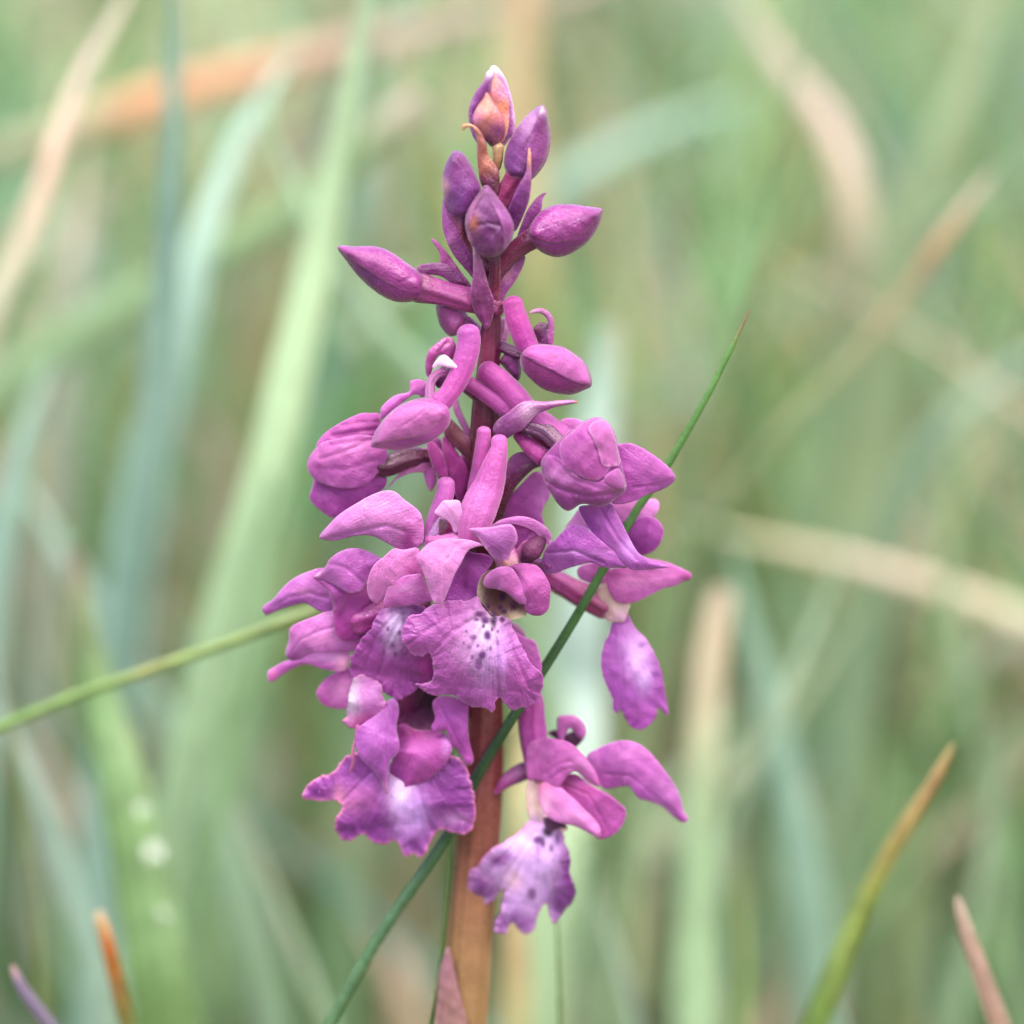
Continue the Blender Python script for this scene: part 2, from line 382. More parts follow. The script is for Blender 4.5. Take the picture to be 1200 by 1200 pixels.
petal(MM, 'petal', b, [(420, 405), (460, 430), (500, 500), (560, 600), (610, 700), (622, 780), (600, 870), (540, 930), (480, 960), (420, 900), (350, 820), (300, 740), (290, 660), (330, 560), (385, 480)],
      [(430, 450, 8), (450, 650, 20), (490, 880, 10)], (206, 130, 110), drop=14, p=2.2, spots=[(540, 800, 110, VIO, .85), (470, 920, 100, (96, 34, 80), .9), (420, 520, 80, (214, 140, 96), .6), (330, 680, 60, LIL, .6)], edge=(PUR, .5, 2), creases=[([(480, 500), (540, 720), (500, 900)], 1.2, 2.2)], mat=M_BUD)
petal(A, 'bract', b, [(560, 292), (590, 292), (625, 318), (650, 370), (662, 420), (700, 480), (704, 540), (690, 580), (660, 568), (628, 530), (615, 440), (612, 350), (598, 312), (572, 306), (560, 320), (552, 306)],
      [(575, 300, 18), (615, 325, 20), (635, 420, 16), (665, 540, 12)], (150, 92, 74), drop=5, p=2, spots=[(665, 530, 55, (92, 30, 76), .95), (575, 300, 40, (214, 160, 100), .9), (640, 460, 40, (180, 120, 80), .5), (690, 420, 25, (220, 190, 120), .8)], mat=M_BUD, wave=1.6)

# --- A2: violet bud upper right
b = flower('bud', A, [(700, 640, 0, 34), (735, 570, 2, 42), (772, 500, 4, 46)], [(120, 34, 84), (150, 44, 100)])
_, f2 = petal(A, 'sepal', b, [(878, 217), (896, 250), (906, 310), (910, 370), (893, 440), (860, 490), (828, 518), (780, 512), (740, 500), (722, 455), (728, 400), (748, 350), (790, 285), (838, 236)],
              [(868, 250, 4), (820, 380, 4), (785, 480, 4)], VIO, inflate=24, h=1.6, spots=[(830, 290, 50, (206, 160, 206), .7, 70), (760, 470, 50, (92, 36, 110), .6), (850, 400, 60, PUR, .6)], creases=[([(880, 235), (800, 400), (790, 500)], 1.6, 1.8)], mat=M_BUD)
petal(A, 'sepal', b, [(874, 222), (896, 260), (903, 330), (900, 400), (870, 470), (835, 505), (815, 440), (822, 360), (850, 280)], [(876, 250, 0), (860, 380, 0), (840, 480, 0)], PUR, drop=1.5, on=f2, lift=1.6, mat=M_BUD, t=1.6, spots=[(872, 235, 22, WHT, .8)])
petal(A, 'bract', b, [(822, 388), (830, 410), (832, 470), (832, 530), (822, 600), (796, 670), (768, 722), (748, 700), (738, 650), (752, 600), (780, 540), (808, 490), (816, 430)],
      [(824, 410, 34), (818, 500, 34), (790, 610, 26), (762, 700, 12)], VIO, drop=6, spots=[(824, 410, 26, (232, 176, 120), .95, 60), (815, 500, 30, LIL, .6)], mat=M_BUD)

# --- A3: violet bud upper left
b = flower('bud', A, [(640, 880, 2, 34), (600, 820, 4, 36), (550, 740, 8, 40), (540, 655, 8, 46)], [(96, 30, 76), (130, 60, 70), (110, 40, 96)])
_, f3 = petal(A, 'sepal', b, [(525, 398), (560, 412), (590, 455), (620, 520), (630, 560), (610, 610), (580, 655), (545, 672), (505, 655), (482, 600), (473, 545), (478, 480), (500, 425)],
              [(530, 430, 8), (550, 540, 10), (555, 640, 8)], VIO, inflate=26, h=1.6, spots=[(545, 450, 60, PUR, .7), (485, 545, 16, (196, 150, 150), .9, 34), (540, 600, 60, (92, 38, 116), .6)],
              creases=[([(520, 420), (560, 470), (610, 580)], 1.5, 1.8)], mat=M_BUD)
petal(A, 'bract', b, [(478, 585), (492, 620), (520, 690), (560, 760), (600, 840), (602, 912), (570, 880), (520, 820), (486, 750), (472, 680)],
      [(482, 620, 16), (505, 710, 22), (560, 820, 20), (594, 890, 14)], PUR, drop=5, mat=M_BUD, spots=[(500, 760, 26, LIL, .5)])

# --- A4: front violet bud
b = flower('bud', NN, [(745, 1000, 8, 52), (750, 760, 12, 50), (745, 560, 30, 54), (720, 480, 38, 80)], [(110, 32, 72), (120, 30, 70), (70, 22, 66)])
_, f4 = petal(A, 'sepal', b, [(650, 537), (678, 560), (708, 600), (748, 660), (763, 705), (752, 760), (715, 810), (670, 830), (625, 818), (590, 780), (567, 710), (570, 655), (595, 605), (628, 560)],
              [(655, 570, 36), (665, 680, 42), (668, 780, 38)], (104, 36, 104), inflate=30, h=1.6, spots=[(630, 600, 36, (176, 110, 170), .7, 50), (600, 690, 22, (176, 104, 60), .9, 34), (680, 700, 60, (84, 24, 90), .6), (735, 700, 30, PUR, .7, 70)],
              creases=[([(655, 560), (690, 620), (720, 700), (700, 800)], 2, 2.2), ([(620, 700), (650, 690), (700, 700)], 1.8, 3)], mat=M_BUD, wave=1.6)
petal(A, 'sepal', b, [(650, 540), (676, 566), (705, 600), (746, 662), (760, 705), (748, 760), (720, 800), (722, 740), (706, 680), (680, 625), (655, 590)], [(664, 570, 0), (715, 660, 0), (738, 760, 0)], PUR, drop=1.2, on=f4, lift=2, t=1.8, mat=M_BUD, edge=(LIL, .4, 2))
petal(A, 'sepal', b, [(646, 542), (650, 560), (615, 610), (592, 660), (588, 730), (600, 780), (580, 760), (568, 708), (572, 655), (596, 606), (628, 562)], [(640, 560, 0), (585, 650, 0), (585, 750, 0)], (150, 80, 130), drop=1, on=f4, lift=1.6, t=1.6, mat=M_BUD)
petal(NN, 'bract', orchid, [(562, 362), (585, 385), (610, 470), (640, 570), (670, 690), (700, 800), (740, 900), (745, 1000), (720, 1100), (680, 1170), (640, 1130), (590, 1060), (550, 960), (530, 850), (548, 760), (558, 640), (556, 500), (548, 400)],
      [(566, 400, 52), (600, 640, 40), (630, 850, 34), (670, 1100, 24)], (124, 46, 112), drop=8, spots=[(568, 430, 80, (180, 150, 190), .85, 160), (590, 620, 60, (160, 90, 150), .7, 110), (640, 900, 90, (96, 30, 84), .5)], mat=M_BUD, wave=1.2, creases=[([(600, 500), (640, 800), (680, 1100)], 1.4, 3)])

# --- A5: bud pointing right
b = flower('bud', A, [(690, 880, 2, 36), (750, 815, 6, 38), (850, 740, 10, 46)], [(122, 30, 76), (96, 26, 70)])
_, f5 = petal(A, 'sepal', b, [(1112, 632), (1118, 650), (1100, 705), (1060, 765), (1000, 808), (940, 828), (880, 812), (835, 775), (818, 735), (832, 690), (865, 648), (915, 620), (980, 614), (1050, 622)],
              [(1085, 660, 12), (980, 715, 12), (860, 735, 12)], (134, 40, 126), inflate=26, h=1.6, spots=[(960, 760, 110, (110, 30, 116), .6, 50), (960, 650, 90, (176, 76, 160), .5, 30)], creases=[([(1105, 655), (1030, 740), (900, 770), (830, 750)], 2, 2)], mat=M_BUD)
petal(A, 'sepal', b, [(1108, 634), (1112, 655), (1040, 735), (980, 762), (900, 770), (835, 745), (822, 725), (836, 686), (868, 650), (915, 623), (980, 617), (1050, 625)], [(1085, 648, 0), (980, 680, 0), (870, 710, 0)], (142, 44, 132), drop=.8, on=f5, lift=1.5, t=1.5, mat=M_BUD)
petal(A, 'bract', b, [(893, 572), (880, 590), (872, 640), (850, 690), (822, 740), (790, 775), (768, 800), (770, 760), (790, 700), (815, 640), (850, 592), (880, 570)],
      [(884, 582, 10), (845, 650, 12), (790, 760, 8)], PUR, drop=4, mat=M_BUD)
petal(A, 'bract', orchid, [(806, 822), (800, 860), (770, 920), (735, 970), (705, 1030), (690, 1000), (700, 940), (730, 890), (770, 840)], [(790, 840, 6), (740, 930, 8), (704, 1010, 8)], (140, 56, 132), drop=4, mat=M_BUD, spots=[(725, 890, 30, (200, 150, 160), .7)])

# --- A6: bud pointing left
b = flower('bud', A, [(690, 1030, 4, 44), (590, 1000, 10, 48), (480, 972, 12, 52), (380, 950, 12, 60)], [(130, 34, 96), (150, 48, 120), (146, 48, 124), (120, 38, 96)])
_, f6 = petal(A, 'sepal', b, [(54, 785), (130, 783), (212, 785), (270, 808), (330, 850), (380, 885), (402, 925), (396, 985), (340, 1008), (270, 1002), (200, 962), (140, 908), (90, 845)],
              [(100, 810, 12), (220, 870, 14), (360, 940, 12)], (140, 44, 132), inflate=26, h=1.6, spots=[(180, 900, 120, (108, 34, 126), .7, 60), (220, 815, 110, (172, 80, 158), .5, 30)], mat=M_BUD)
petal(A, 'sepal', b, [(58, 785), (130, 784), (212, 786), (270, 810), (330, 852), (378, 887), (398, 925), (380, 965), (330, 966), (260, 935), (170, 878), (100, 830)], [(110, 800, 0), (220, 850, 0), (360, 930, 0)], (148, 50, 136), drop=1, on=f6, lift=2, t=1.8, mat=M_BUD, edge=(LIL, .3, 2), creases=[([(300, 930), (380, 900)], 1, 2)])
petal(A, 'bract', b, [(375, 866), (420, 852), (480, 852), (530, 880), (570, 925), (592, 945), (560, 942), (510, 930), (470, 905), (420, 898), (385, 900)], [(395, 878, 10), (470, 876, 14), (560, 932, 10)], (120, 40, 112), drop=4, p=1.5, mat=M_BUD)
petal(A, 'bract', b, [(430, 757), (450, 760), (478, 790), (510, 830), (545, 880), (590, 940), (560, 930), (515, 890), (470, 850), (462, 810)], [(440, 765, 6), (500, 840, 10), (570, 925, 8)], (156, 60, 134), drop=3, mat=M_BUD)

# --- B0: bud behind, left of the stem
b = flower('bud', B, [(1010, 300, -12, 40), (960, 250, -14, 44), (910, 220, -14, 46)], [MAG, MAG])
petal(B, 'sepal', b, [(775, 130), (840, 110), (910, 130), (950, 190), (930, 250), (890, 300), (845, 305), (800, 255), (778, 190)], [(820, 160, -12), (890, 230, -12)], (168, 66, 152), inflate=18, mat=M_BUD, spots=[(880, 240, 40, (206, 120, 176), .7)])
tube(LL, 'bract', orchid, [(380, 180, -16, 22), (400, 260, -14, 26), (480, 420, -10, 24)], [(190, 110, 176), (176, 90, 160)])
# right of the stem, behind
b = flower('bud', C, [(170, 380, -8, 22), (215, 250, -14, 30), (225, 200, -16, 26)], [(160, 80, 150), (200, 140, 190)])
petal(C, 'sepal', b, [(195, 400), (230, 350), (275, 335), (300, 380), (305, 450), (290, 498), (255, 480), (215, 430)], [(230, 390, -4), (275, 460, -4)], (130, 36, 120), inflate=14, mat=M_BUD)

# --- B1: flower with standing spur, left
b = flower('flower', B, [(1000, 640, 6, 30), (900, 560, 20, 34), (800, 520, 34, 30), (748, 560, 44, 28), (738, 620, 52, 30), (745, 680, 58, 34)], [(120, 40, 96), (128, 60, 120), (150, 80, 140)])
tube(B, 'spur', b, [(955, 290, 44, 64), (958, 340, 46, 67), (940, 430, 50, 66), (900, 540, 56, 62), (845, 630, 62, 58), (800, 680, 64, 60)], [(168, 74, 154), (178, 72, 158), (172, 60, 146), (170, 66, 148)], mat=M_PETAL)
petal(B, 'sepal', b, [(630, 560), (690, 552), (730, 590), (700, 650), (640, 640), (470, 770), (458, 740), (470, 700), (540, 640), (620, 618)], [(670, 590, 40), (590, 640, 44), (480, 730, 44)], (190, 100, 172), drop=6, spots=[(670, 580, 40, PNK, .6)])
_, fb1 = petal(B, 'sepal', b, [(412, 930), (412, 890), (435, 835), (490, 760), (560, 700), (640, 665), (720, 655), (790, 665), (840, 700), (856, 770), (830, 830), (760, 890), (690, 920), (570, 950), (490, 942)],
              [(450, 900, 60), (620, 800, 66), (800, 740, 64)], (170, 80, 152), inflate=24, h=1.5, spots=[(640, 900, 160, (120, 44, 126), .6, 40), (500, 840, 60, LIL, .4)], creases=[([(590, 800), (660, 760), (740, 690)], 1.2, 1.6)])
petal(B, 'sepal', b, [(420, 912), (415, 890), (437, 838), (492, 764), (562, 704), (640, 670), (735, 680), (790, 700), (800, 760), (760, 820), (700, 862), (600, 885), (500, 900)], [(470, 870, 0), (600, 790, 0), (740, 740, 0)], (180, 92, 160), drop=.6, on=fb1, lift=1.6, t=1.6, creases=[([(590, 810), (660, 765), (735, 700)], 1.3, 1.5)])
petal(B, 'bract', b, [(712, 500), (716, 430), (738, 380), (790, 335), (830, 312), (862, 320), (884, 360), (878, 410), (850, 450), (800, 410), (765, 450), (750, 500), (730, 540)], [(730, 480, 36), (780, 390, 40), (850, 360, 36)], (164, 62, 140), drop=7, mat=M_BUD, creases=[([(780, 400), (840, 340)], 2, 2.4)])
petal(B, 'petal', b, [(755, 470), (790, 425), (820, 412), (850, 432), (895, 480), (888, 490), (840, 482), (790, 474), (760, 490)], [(790, 455, 62), (860, 474, 66)], (224, 206, 218), drop=3, t=1.6)
petal(B, 'petal', b, [(800, 480), (850, 440), (870, 470), (840, 560), (790, 600), (765, 560)], [(820, 500, 36), (800, 560, 38)], (98, 30, 92), drop=3, mat=M_BUD)

# --- B2: large half-open flower, far left
b = flower('flower', B, [(980, 1080, -18, 38), (860, 1010, -18, 42), (720, 980, -14, 44), (600, 995, -4, 58), (500, 1035, 0, 64), (400, 1030, 2, 50)], [(90, 34, 54), (92, 32, 60), (90, 26, 64), (78, 18, 50)])
petal(LL, 'bract', b, [(335, 300), (380, 330), (440, 395), (492, 455), (506, 540), (500, 625), (470, 600), (400, 525), (310, 430), (300, 350)], [(340, 340, 16), (420, 450, 14), (490, 560, 10)], (112, 56, 66), drop=10, spots=[(340, 480, 90, (140, 50, 116), .7), (470, 430, 40, (176, 110, 160), .7), (400, 440, 60, (120, 84, 66), .5)], mat=M_BUD)
petal(B, 'sepal', b, [(450, 742), (400, 740), (345, 742), (270, 775), (190, 820), (130, 870), (98, 930), (160, 960), (300, 940), (430, 900), (470, 850), (465, 790)], [(430, 780, 4), (280, 840, 8), (140, 910, 4)], (178, 78, 158), drop=9, h=1.8, creases=[([(190, 870), (300, 850), (440, 830)], 2.0, 3.5), ([(240, 810), (360, 790), (440, 790)], 1.2, 3)], spots=[(420, 850, 60, MAG, .6), (220, 860, 60, PNK, .4)])
petal(D, 'sepal', b, [(278, 30), (310, 80), (300, 150), (288, 190), (300, 225), (340, 262), (408, 306), (480, 292), (560, 235), (640, 190), (700, 140), (708, 90), (690, 50), (600, 60), (450, 90), (350, 70)], [(330, 120, 0), (480, 170, 8), (650, 120, 6)], (160, 60, 146), drop=10, spots=[(350, 170, 40, (120, 40, 120), .5), (600, 150, 80, (176, 84, 158), .5)], h=1.8)
petal(B, 'sepal', b, [(60, 985), (48, 1030), (62, 1080), (110, 1125), (200, 1158), (290, 1165), (380, 1140), (440, 1085), (480, 1030), (500, 970), (480, 910), (420, 870), (330, 862), (230, 880), (130, 905), (90, 945)], [(120, 1010, 14), (270, 1000, 24), (430, 960, 18)], (184, 92, 166), drop=12, h=1.8,
      spots=[(180, 1060, 110, (160, 60, 146), .6, 50), (300, 940, 90, (214, 140, 196), .4, 40)], edge=(LIL, .35, 3), creases=[([(120, 1000), (250, 960), (430, 880)], 1.6, 3), ([(100, 1050), (260, 1060), (440, 1000)], 1.0, 4), ([(180, 920), (330, 900), (440, 890)], 1.2, 3)])
petal(B, 'petal', b, [(495, 1170), (540, 1110), (600, 1040), (660, 960), (700, 935), (740, 950), (752, 1010), (730, 1070), (640, 1075), (560, 1110), (510, 1160)], [(550, 1120, -6), (660, 1020, -4), (720, 1000, -8)], (206, 128, 182), drop=4)
petal(LL, 'petal', b, [(150, 640), (190, 620), (230, 660), (250, 740), (210, 810), (175, 760)], [(190, 660, -8), (210, 760, -8)], (198, 110, 176), drop=4)

# --- behind B1/left of stem: saturated flower seen from behind
b = flower('flower', LL, [(480, 560, -14, 40), (440, 640, -14, 60), (450, 760, -16, 64), (440, 900, -18, 60)], [(170, 44, 136), (150, 32, 118), (120, 24, 90)], mat=M_PETAL)
tube(LL, 'spur', b, [(230, 470, -10, 50), (250, 540, -10, 58), (290, 640, -10, 60), (330, 760, -12, 56), (350, 860, -14, 50)], [MAG, (158, 44, 134), (120, 30, 96)], mat=M_PETAL)
petal(LL, 'sepal', b, [(290, 440), (340, 450), (400, 540), (450, 620), (480, 720), (470, 860), (420, 900), (380, 840), (350, 740), (300, 600)], [(330, 500, 6), (400, 680, 6), (430, 850, 2)], (168, 48, 138), drop=5)
petal(LL, 'sepal', b, [(180, 490), (230, 470), (300, 560), (330, 700), (300, 730), (260, 700), (220, 640)], [(220, 520, 10), (270, 650, 8)], (174, 58, 146), drop=5)

# --- C1: upper right flower with standing spur
b = flower('flower', C, [(210, 330, 2, 26), (300, 360, 10, 30), (380, 340, 18, 30), (425, 300, 22, 26), (440, 250, 22, 22)], [(110, 40, 96), (100, 30, 90), (92, 34, 92)])
tube(C, 'spur', b, [(262, 110, 24, 50), (275, 170, 26, 56), (300, 240, 28, 58), (335, 320, 30, 54), (370, 370, 30, 50)], [(180, 62, 150), (172, 48, 142), (164, 44, 140), (160, 50, 140)], mat=M_PETAL)
petal(C, 'bract', b, [(342, 160), (360, 142), (400, 132), (440, 150), (466, 190), (470, 240), (462, 320), (430, 326), (425, 280), (440, 230), (430, 185), (400, 160), (365, 160)], [(370, 150, 26), (430, 165, 28), (452, 230, 28), (445, 300, 28)], (150, 70, 136), drop=4, t=1.8, spots=[(355, 155, 40, (224, 180, 214), .9)], mat=M_BUD)
petal(C, 'petal', b, [(366, 235), (400, 205), (440, 215), (448, 250), (430, 310), (395, 312), (380, 280)], [(400, 240, 26), (415, 290, 26)], (88, 28, 78), drop=4, mat=M_BUD)
_, fc1 = petal(C, 'sepal', b, [(658, 520), (620, 545), (560, 567), (510, 566), (455, 555), (405, 535), (350, 490), (308, 440), (297, 385), (315, 340), (360, 314), (430, 314), (510, 326), (570, 360), (620, 400), (650, 460)],
               [(620, 500, 26), (480, 440, 32), (360, 370, 30)], (166, 64, 148), inflate=24, h=1.5, spots=[(480, 540, 150, (136, 40, 128), .6, 50), (480, 360, 100, (190, 100, 168), .4, 40)], mat=M_PETAL)
petal(C, 'sepal', b, [(650, 514), (600, 512), (540, 490), (470, 452), (400, 420), (340, 385), (306, 368), (320, 340), (362, 318), (430, 317), (510, 330), (570, 364), (618, 404), (648, 462)], [(620, 480, 0), (480, 390, 0), (360, 350, 0)], (180, 84, 160), drop=.5, on=fc1, lift=1.8, t=1.6, edge=(LIL, .35, 2))

# --- C2/C3: big flower right of the stem, spur pointing back, closed cluster of sepals
b = flower('flower', C, [(240, 690, 18, 40), (330, 720, 34, 44), (420, 750, 42, 46), (480, 800, 50, 44), (520, 850, 56, 40)], [(120, 40, 110), (96, 44, 92), (92, 50, 84), (110, 50, 100)], label='ovary and sepals of the plump half-closed flower right of the stem')
tube(C, 'spur', b, [(130, 450, 24, 54), (200, 500, 28, 58), (270, 570, 30, 60), (340, 650, 32, 56), (450, 730, 36, 50), (560, 800, 42, 50)], [(170, 56, 146), (176, 70, 154), (180, 78, 158), (176, 74, 154)], mat=M_PETAL)
tube(C, 'spur', b, [(50, 515, 26, 38), (120, 560, 28, 42), (190, 610, 28, 46), (260, 670, 26, 42)], [(164, 50, 140), (170, 60, 148), (176, 76, 156)], mat=M_PETAL)
petal(C, 'bract', orchid, [(160, 745), (180, 700), (240, 655), (290, 615), (345, 598), (420, 602), (500, 596), (560, 594), (590, 608), (560, 614), (480, 630), (410, 655), (370, 680), (335, 720), (310, 745), (270, 765), (225, 790), (180, 780)],
      [(200, 730, 40), (290, 680, 50), (360, 635, 54), (450, 615, 56), (570, 604, 56)], (150, 76, 146), drop=8, spots=[(340, 650, 50, (226, 190, 220), .8), (500, 608, 80, (220, 150, 196), .7, 20), (585, 608, 16, (214, 150, 70), .95), (220, 750, 80, (112, 40, 108), .7)], mat=M_BUD)  # the pale patch on the broad part is a painted highlight
tube(C, 'petal', b, [(290, 770, 26, 30), (350, 830, 32, 42), (410, 880, 40, 46)], [(150, 30, 116), (164, 30, 130), (164, 40, 134)], mat=M_PETAL)
petal(C, 'petal', b, [(340, 760), (400, 765), (470, 830), (460, 870), (400, 830)], [(380, 780, 34), (440, 840, 38)], (140, 24, 84), drop=4)
petal(C, 'sepal', b, [(500, 700), (540, 685), (600, 695), (640, 730), (600, 760), (540, 750)], [(520, 715, 36), (600, 730, 40)], (196, 110, 176), drop=4)
petal(C, 'sepal', b, [(785, 830), (800, 815), (850, 812), (905, 832), (960, 865), (1020, 910), (1062, 950), (1078, 990), (1050, 1022), (1000, 1050), (920, 1078), (880, 1100), (800, 1118), (750, 1100), (770, 1000)],
      [(1050, 985, 46), (930, 950, 58), (800, 960, 58)], (172, 78, 160), drop=11, h=1.8, spots=[(920, 1040, 150, (156, 58, 148), .6, 50), (1060, 985, 30, PNK, .6)], creases=[([(1060, 990), (1000, 1020), (860, 1035)], 1.4, 2.4)], edge=(LIL, .35, 2.5))
_, fc3 = petal(C, 'sepal', b, [(402, 930), (410, 890), (440, 850), (490, 800), (560, 740), (625, 698), (690, 680), (742, 708), (778, 770), (790, 840), (812, 930), (832, 1035), (790, 1080), (740, 1118), (690, 1132), (640, 1120), (600, 1120), (540, 1152), (490, 1120), (450, 1060), (415, 1000)],
               [(500, 960, 68), (620, 900, 76), (720, 980, 70)], (150, 54, 138), inflate=20, h=1.6, spots=[(560, 1100, 160, (140, 46, 138), .6, 50)])
petal(C, 'sepal', b, [(402, 930), (412, 885), (450, 870), (500, 895), (545, 945), (600, 985), (680, 1008), (730, 985), (775, 955), (812, 960), (832, 1035), (790, 1080), (740, 1112), (690, 1126), (640, 1114), (600, 1114), (540, 1146), (490, 1112), (450, 1055), (415, 995)], [(440, 930, 0), (600, 1040, 0), (780, 1030, 0)], (160, 66, 148), drop=1.2, on=fc3, lift=3, t=2.0, wave=1.5, creases=[([(430, 1000), (520, 1050), (640, 1080), (800, 1060)], 2.4, 4), ([(480, 900), (560, 990), (700, 1040)], 1.2, 3)],
      spots=[(500, 980, 110, (190, 116, 178), .7, 40), (740, 1035, 90, (184, 100, 168), .6, 30), (560, 1110, 160, (134, 42, 132), .5, 40)], edge=(LIL, .3, 1.6))  # highlight along the fold and darker underside are painted as patches
petal(C, 'sepal', b, [(500, 810), (560, 752), (620, 705), (690, 684), (738, 710), (772, 768), (788, 850), (790, 905), (750, 935), (720, 980), (660, 1000), (590, 975), (530, 935), (500, 880)], [(560, 830, 4), (640, 860, 8), (720, 900, 4)], (166, 68, 150), drop=1.2, on=fc3, lift=3, t=1.4, wave=1.3, edge=((214, 150, 200), .6, 1.5), creases=[([(640, 740), (690, 860), (700, 915)], 1.3, 2)], spots=[(610, 790, 16, (150, 50, 140), .8, 10)])
petal(C, 'petal', b, [(640, 735), (690, 692), (735, 706), (770, 765), (790, 840), (800, 915), (760, 928), (712, 922), (690, 850), (665, 790)], [(700, 760, 0), (750, 880, 0)], (180, 94, 162), drop=1, on=fc3, lift=5, t=1.2, wave=1.5, edge=((220, 160, 206), .7, 1.6), creases=[([(700, 700), (730, 800), (740, 920)], 1.4, 3)])
petal(C, 'petal', b, [(720, 985), (760, 950), (800, 945), (828, 1030), (790, 1045), (740, 1020)], [(750, 985, 2), (800, 1015, 2)], (170, 80, 156), drop=1, on=fc3, lift=5, t=1.5)

# --- dark bract / ovary band and broad pink sepal behind it
tube(C, 'ovary', orchid, [(400, 900, 12, 26), (340, 920, 12, 34), (270, 985, 10, 36), (220, 1060, 8, 40), (170, 1180, 4, 44), (140, 1260, 4, 50)], [(104, 40, 96), (110, 36, 90), (96, 28, 60), (84, 24, 44), (90, 30, 46)])
petal(C, 'bract', orchid, [(230, 930), (250, 880), (300, 855), (350, 870), (370, 905), (320, 930), (270, 970), (230, 1000)], [(260, 920, 18), (340, 890, 20)], (146, 66, 142), drop=4, mat=M_BUD)
b = flower('flower', E, [(640, 420, -6, 70), (700, 300, -8, 70), (780, 200, -10, 60)], [(140, 40, 116), (160, 60, 140)])
petal(E, 'sepal', b, [(940, -40), (990, 20), (1008, 110), (975, 170), (955, 230), (965, 300), (880, 330), (740, 330), (670, 300), (700, 220), (760, 110), (840, 20), (890, -30)],
      [(940, 40, -4), (850, 180, 6), (760, 300, 6)], (172, 74, 158), drop=8, h=1.8, spots=[(800, 200, 90, MAG, .5, 140), (960, 130, 50, LIL, .6, 100)])

# --- D: middle-left flower, two finger spurs, drooping petals
b = flower('flower', LL, [(600, 1080, 20, 60), (520, 1120, 40, 60), (430, 1150, 60, 60), (330, 1160, 66, 50), (200, 1170, 70, 40)], [(130, 30, 84), (164, 66, 146), (176, 84, 158), (150, 50, 130)])
tube(LL, 'spur', b, [(583, 395, 46, 50), (578, 460, 46, 53), (560, 580, 46, 54), (540, 700, 46, 54), (520, 800, 48, 56)], [(180, 86, 160), (178, 72, 154), (176, 64, 150), (178, 80, 158)], mat=M_PETAL)
tube(LL, 'spur', b, [(690, 458, 52, 57), (688, 520, 54, 62), (655, 640, 56, 86), (615, 780, 58, 112), (562, 900, 62, 124), (520, 1020, 66, 120), (500, 1120, 66, 104)], [(184, 92, 164), (180, 80, 158), (186, 92, 166), (190, 102, 170), (186, 90, 160)], mat=M_PETAL, n=34)
tube(LL, 'spur', b, [(315, 760, 50, 60), (310, 830, 52, 66), (270, 930, 54, 60), (220, 1040, 58, 50), (180, 1150, 62, 36)], [(180, 92, 164), (172, 80, 156), (168, 76, 156), (150, 60, 130)], mat=M_PETAL)
tube(LL, 'column', b, [(300, 990, 58, 46), (270, 1050, 60, 52), (230, 1120, 62, 52), (190, 1190, 62, 40)], [(150, 106, 152), (140, 96, 150), (156, 110, 160)], mat=M_BUD)
petal(LL, 'pollinia', b, [(270, 1010), (300, 1020), (330, 1060), (300, 1110), (270, 1130), (255, 1090)], [(290, 1040, 70), (280, 1100, 70)], (86, 34, 64), drop=2, mat=M_BUD)
petal(LL, 'sepal', b, [(325, 1030), (365, 1040), (420, 1120), (440, 1180), (380, 1180), (290, 1160), (280, 1110)], [(350, 1080, 64), (340, 1150, 64)], (170, 44, 120), drop=3)
petal(LL, 'petal', b, [(235, 968), (260, 925), (295, 882), (345, 876), (405, 880), (425, 925), (436, 1010), (440, 1070), (400, 1100), (370, 1098), (345, 1040), (300, 1000)], [(280, 940, 78), (350, 930, 80), (410, 1060, 74)], (216, 158, 204), drop=5, t=1.8, creases=[([(290, 900), (350, 960), (400, 1080)], 1, 2)], edge=(WHT, .4, 2))
petal(D, 'sepal', b, [(343, 418), (352, 392), (380, 360), (450, 290), (560, 220), (640, 178), (710, 160), (760, 172), (800, 208), (880, 270), (905, 330), (908, 400), (900, 450), (860, 480), (800, 488), (740, 462), (680, 430), (630, 408), (570, 403), (500, 415), (430, 432), (380, 430)],
      [(380, 405, 66), (520, 340, 78), (680, 290, 84), (800, 360, 78), (860, 450, 72)], (196, 120, 182), drop=11, h=1.7, spots=[(560, 410, 200, (158, 74, 156), .7, 45), (825, 420, 45, MAG, .9, 90), (620, 240, 160, (220, 166, 206), .5, 60), (880, 350, 30, PNK, .5)],  # lit upper side and shaded lower roll painted into the sepal colour
      creases=[([(400, 420), (560, 380), (700, 350), (800, 380)], 2.2, 3.2)], edge=(PAL, .4, 2.5))
petal(D, 'sepal', b, [(870, 470), (800, 480), (745, 475), (690, 520), (640, 560), (610, 620), (600, 690), (615, 745), (650, 772), (690, 750), (740, 720), (830, 680), (900, 640), (920, 580), (890, 510)], [(640, 730, 72), (680, 620, 80), (820, 540, 80)], (192, 112, 172), drop=7, h=1.7, spots=[(850, 600, 50, (180, 60, 146), .8), (650, 740, 30, PNK, .5)], edge=(PAL, .4, 2))
petal(D, 'sepal', b, [(690, 785), (700, 720), (720, 670), (780, 632), (860, 612), (900, 620), (935, 700), (960, 750), (900, 768), (820, 785), (740, 792)], [(730, 740, 78), (840, 690, 84), (920, 720, 80)], (182, 90, 164), drop=7, h=1.7, spots=[(800, 690, 80, (206, 140, 192), .6, 24), (800, 770, 120, (160, 66, 150), .5, 30)])
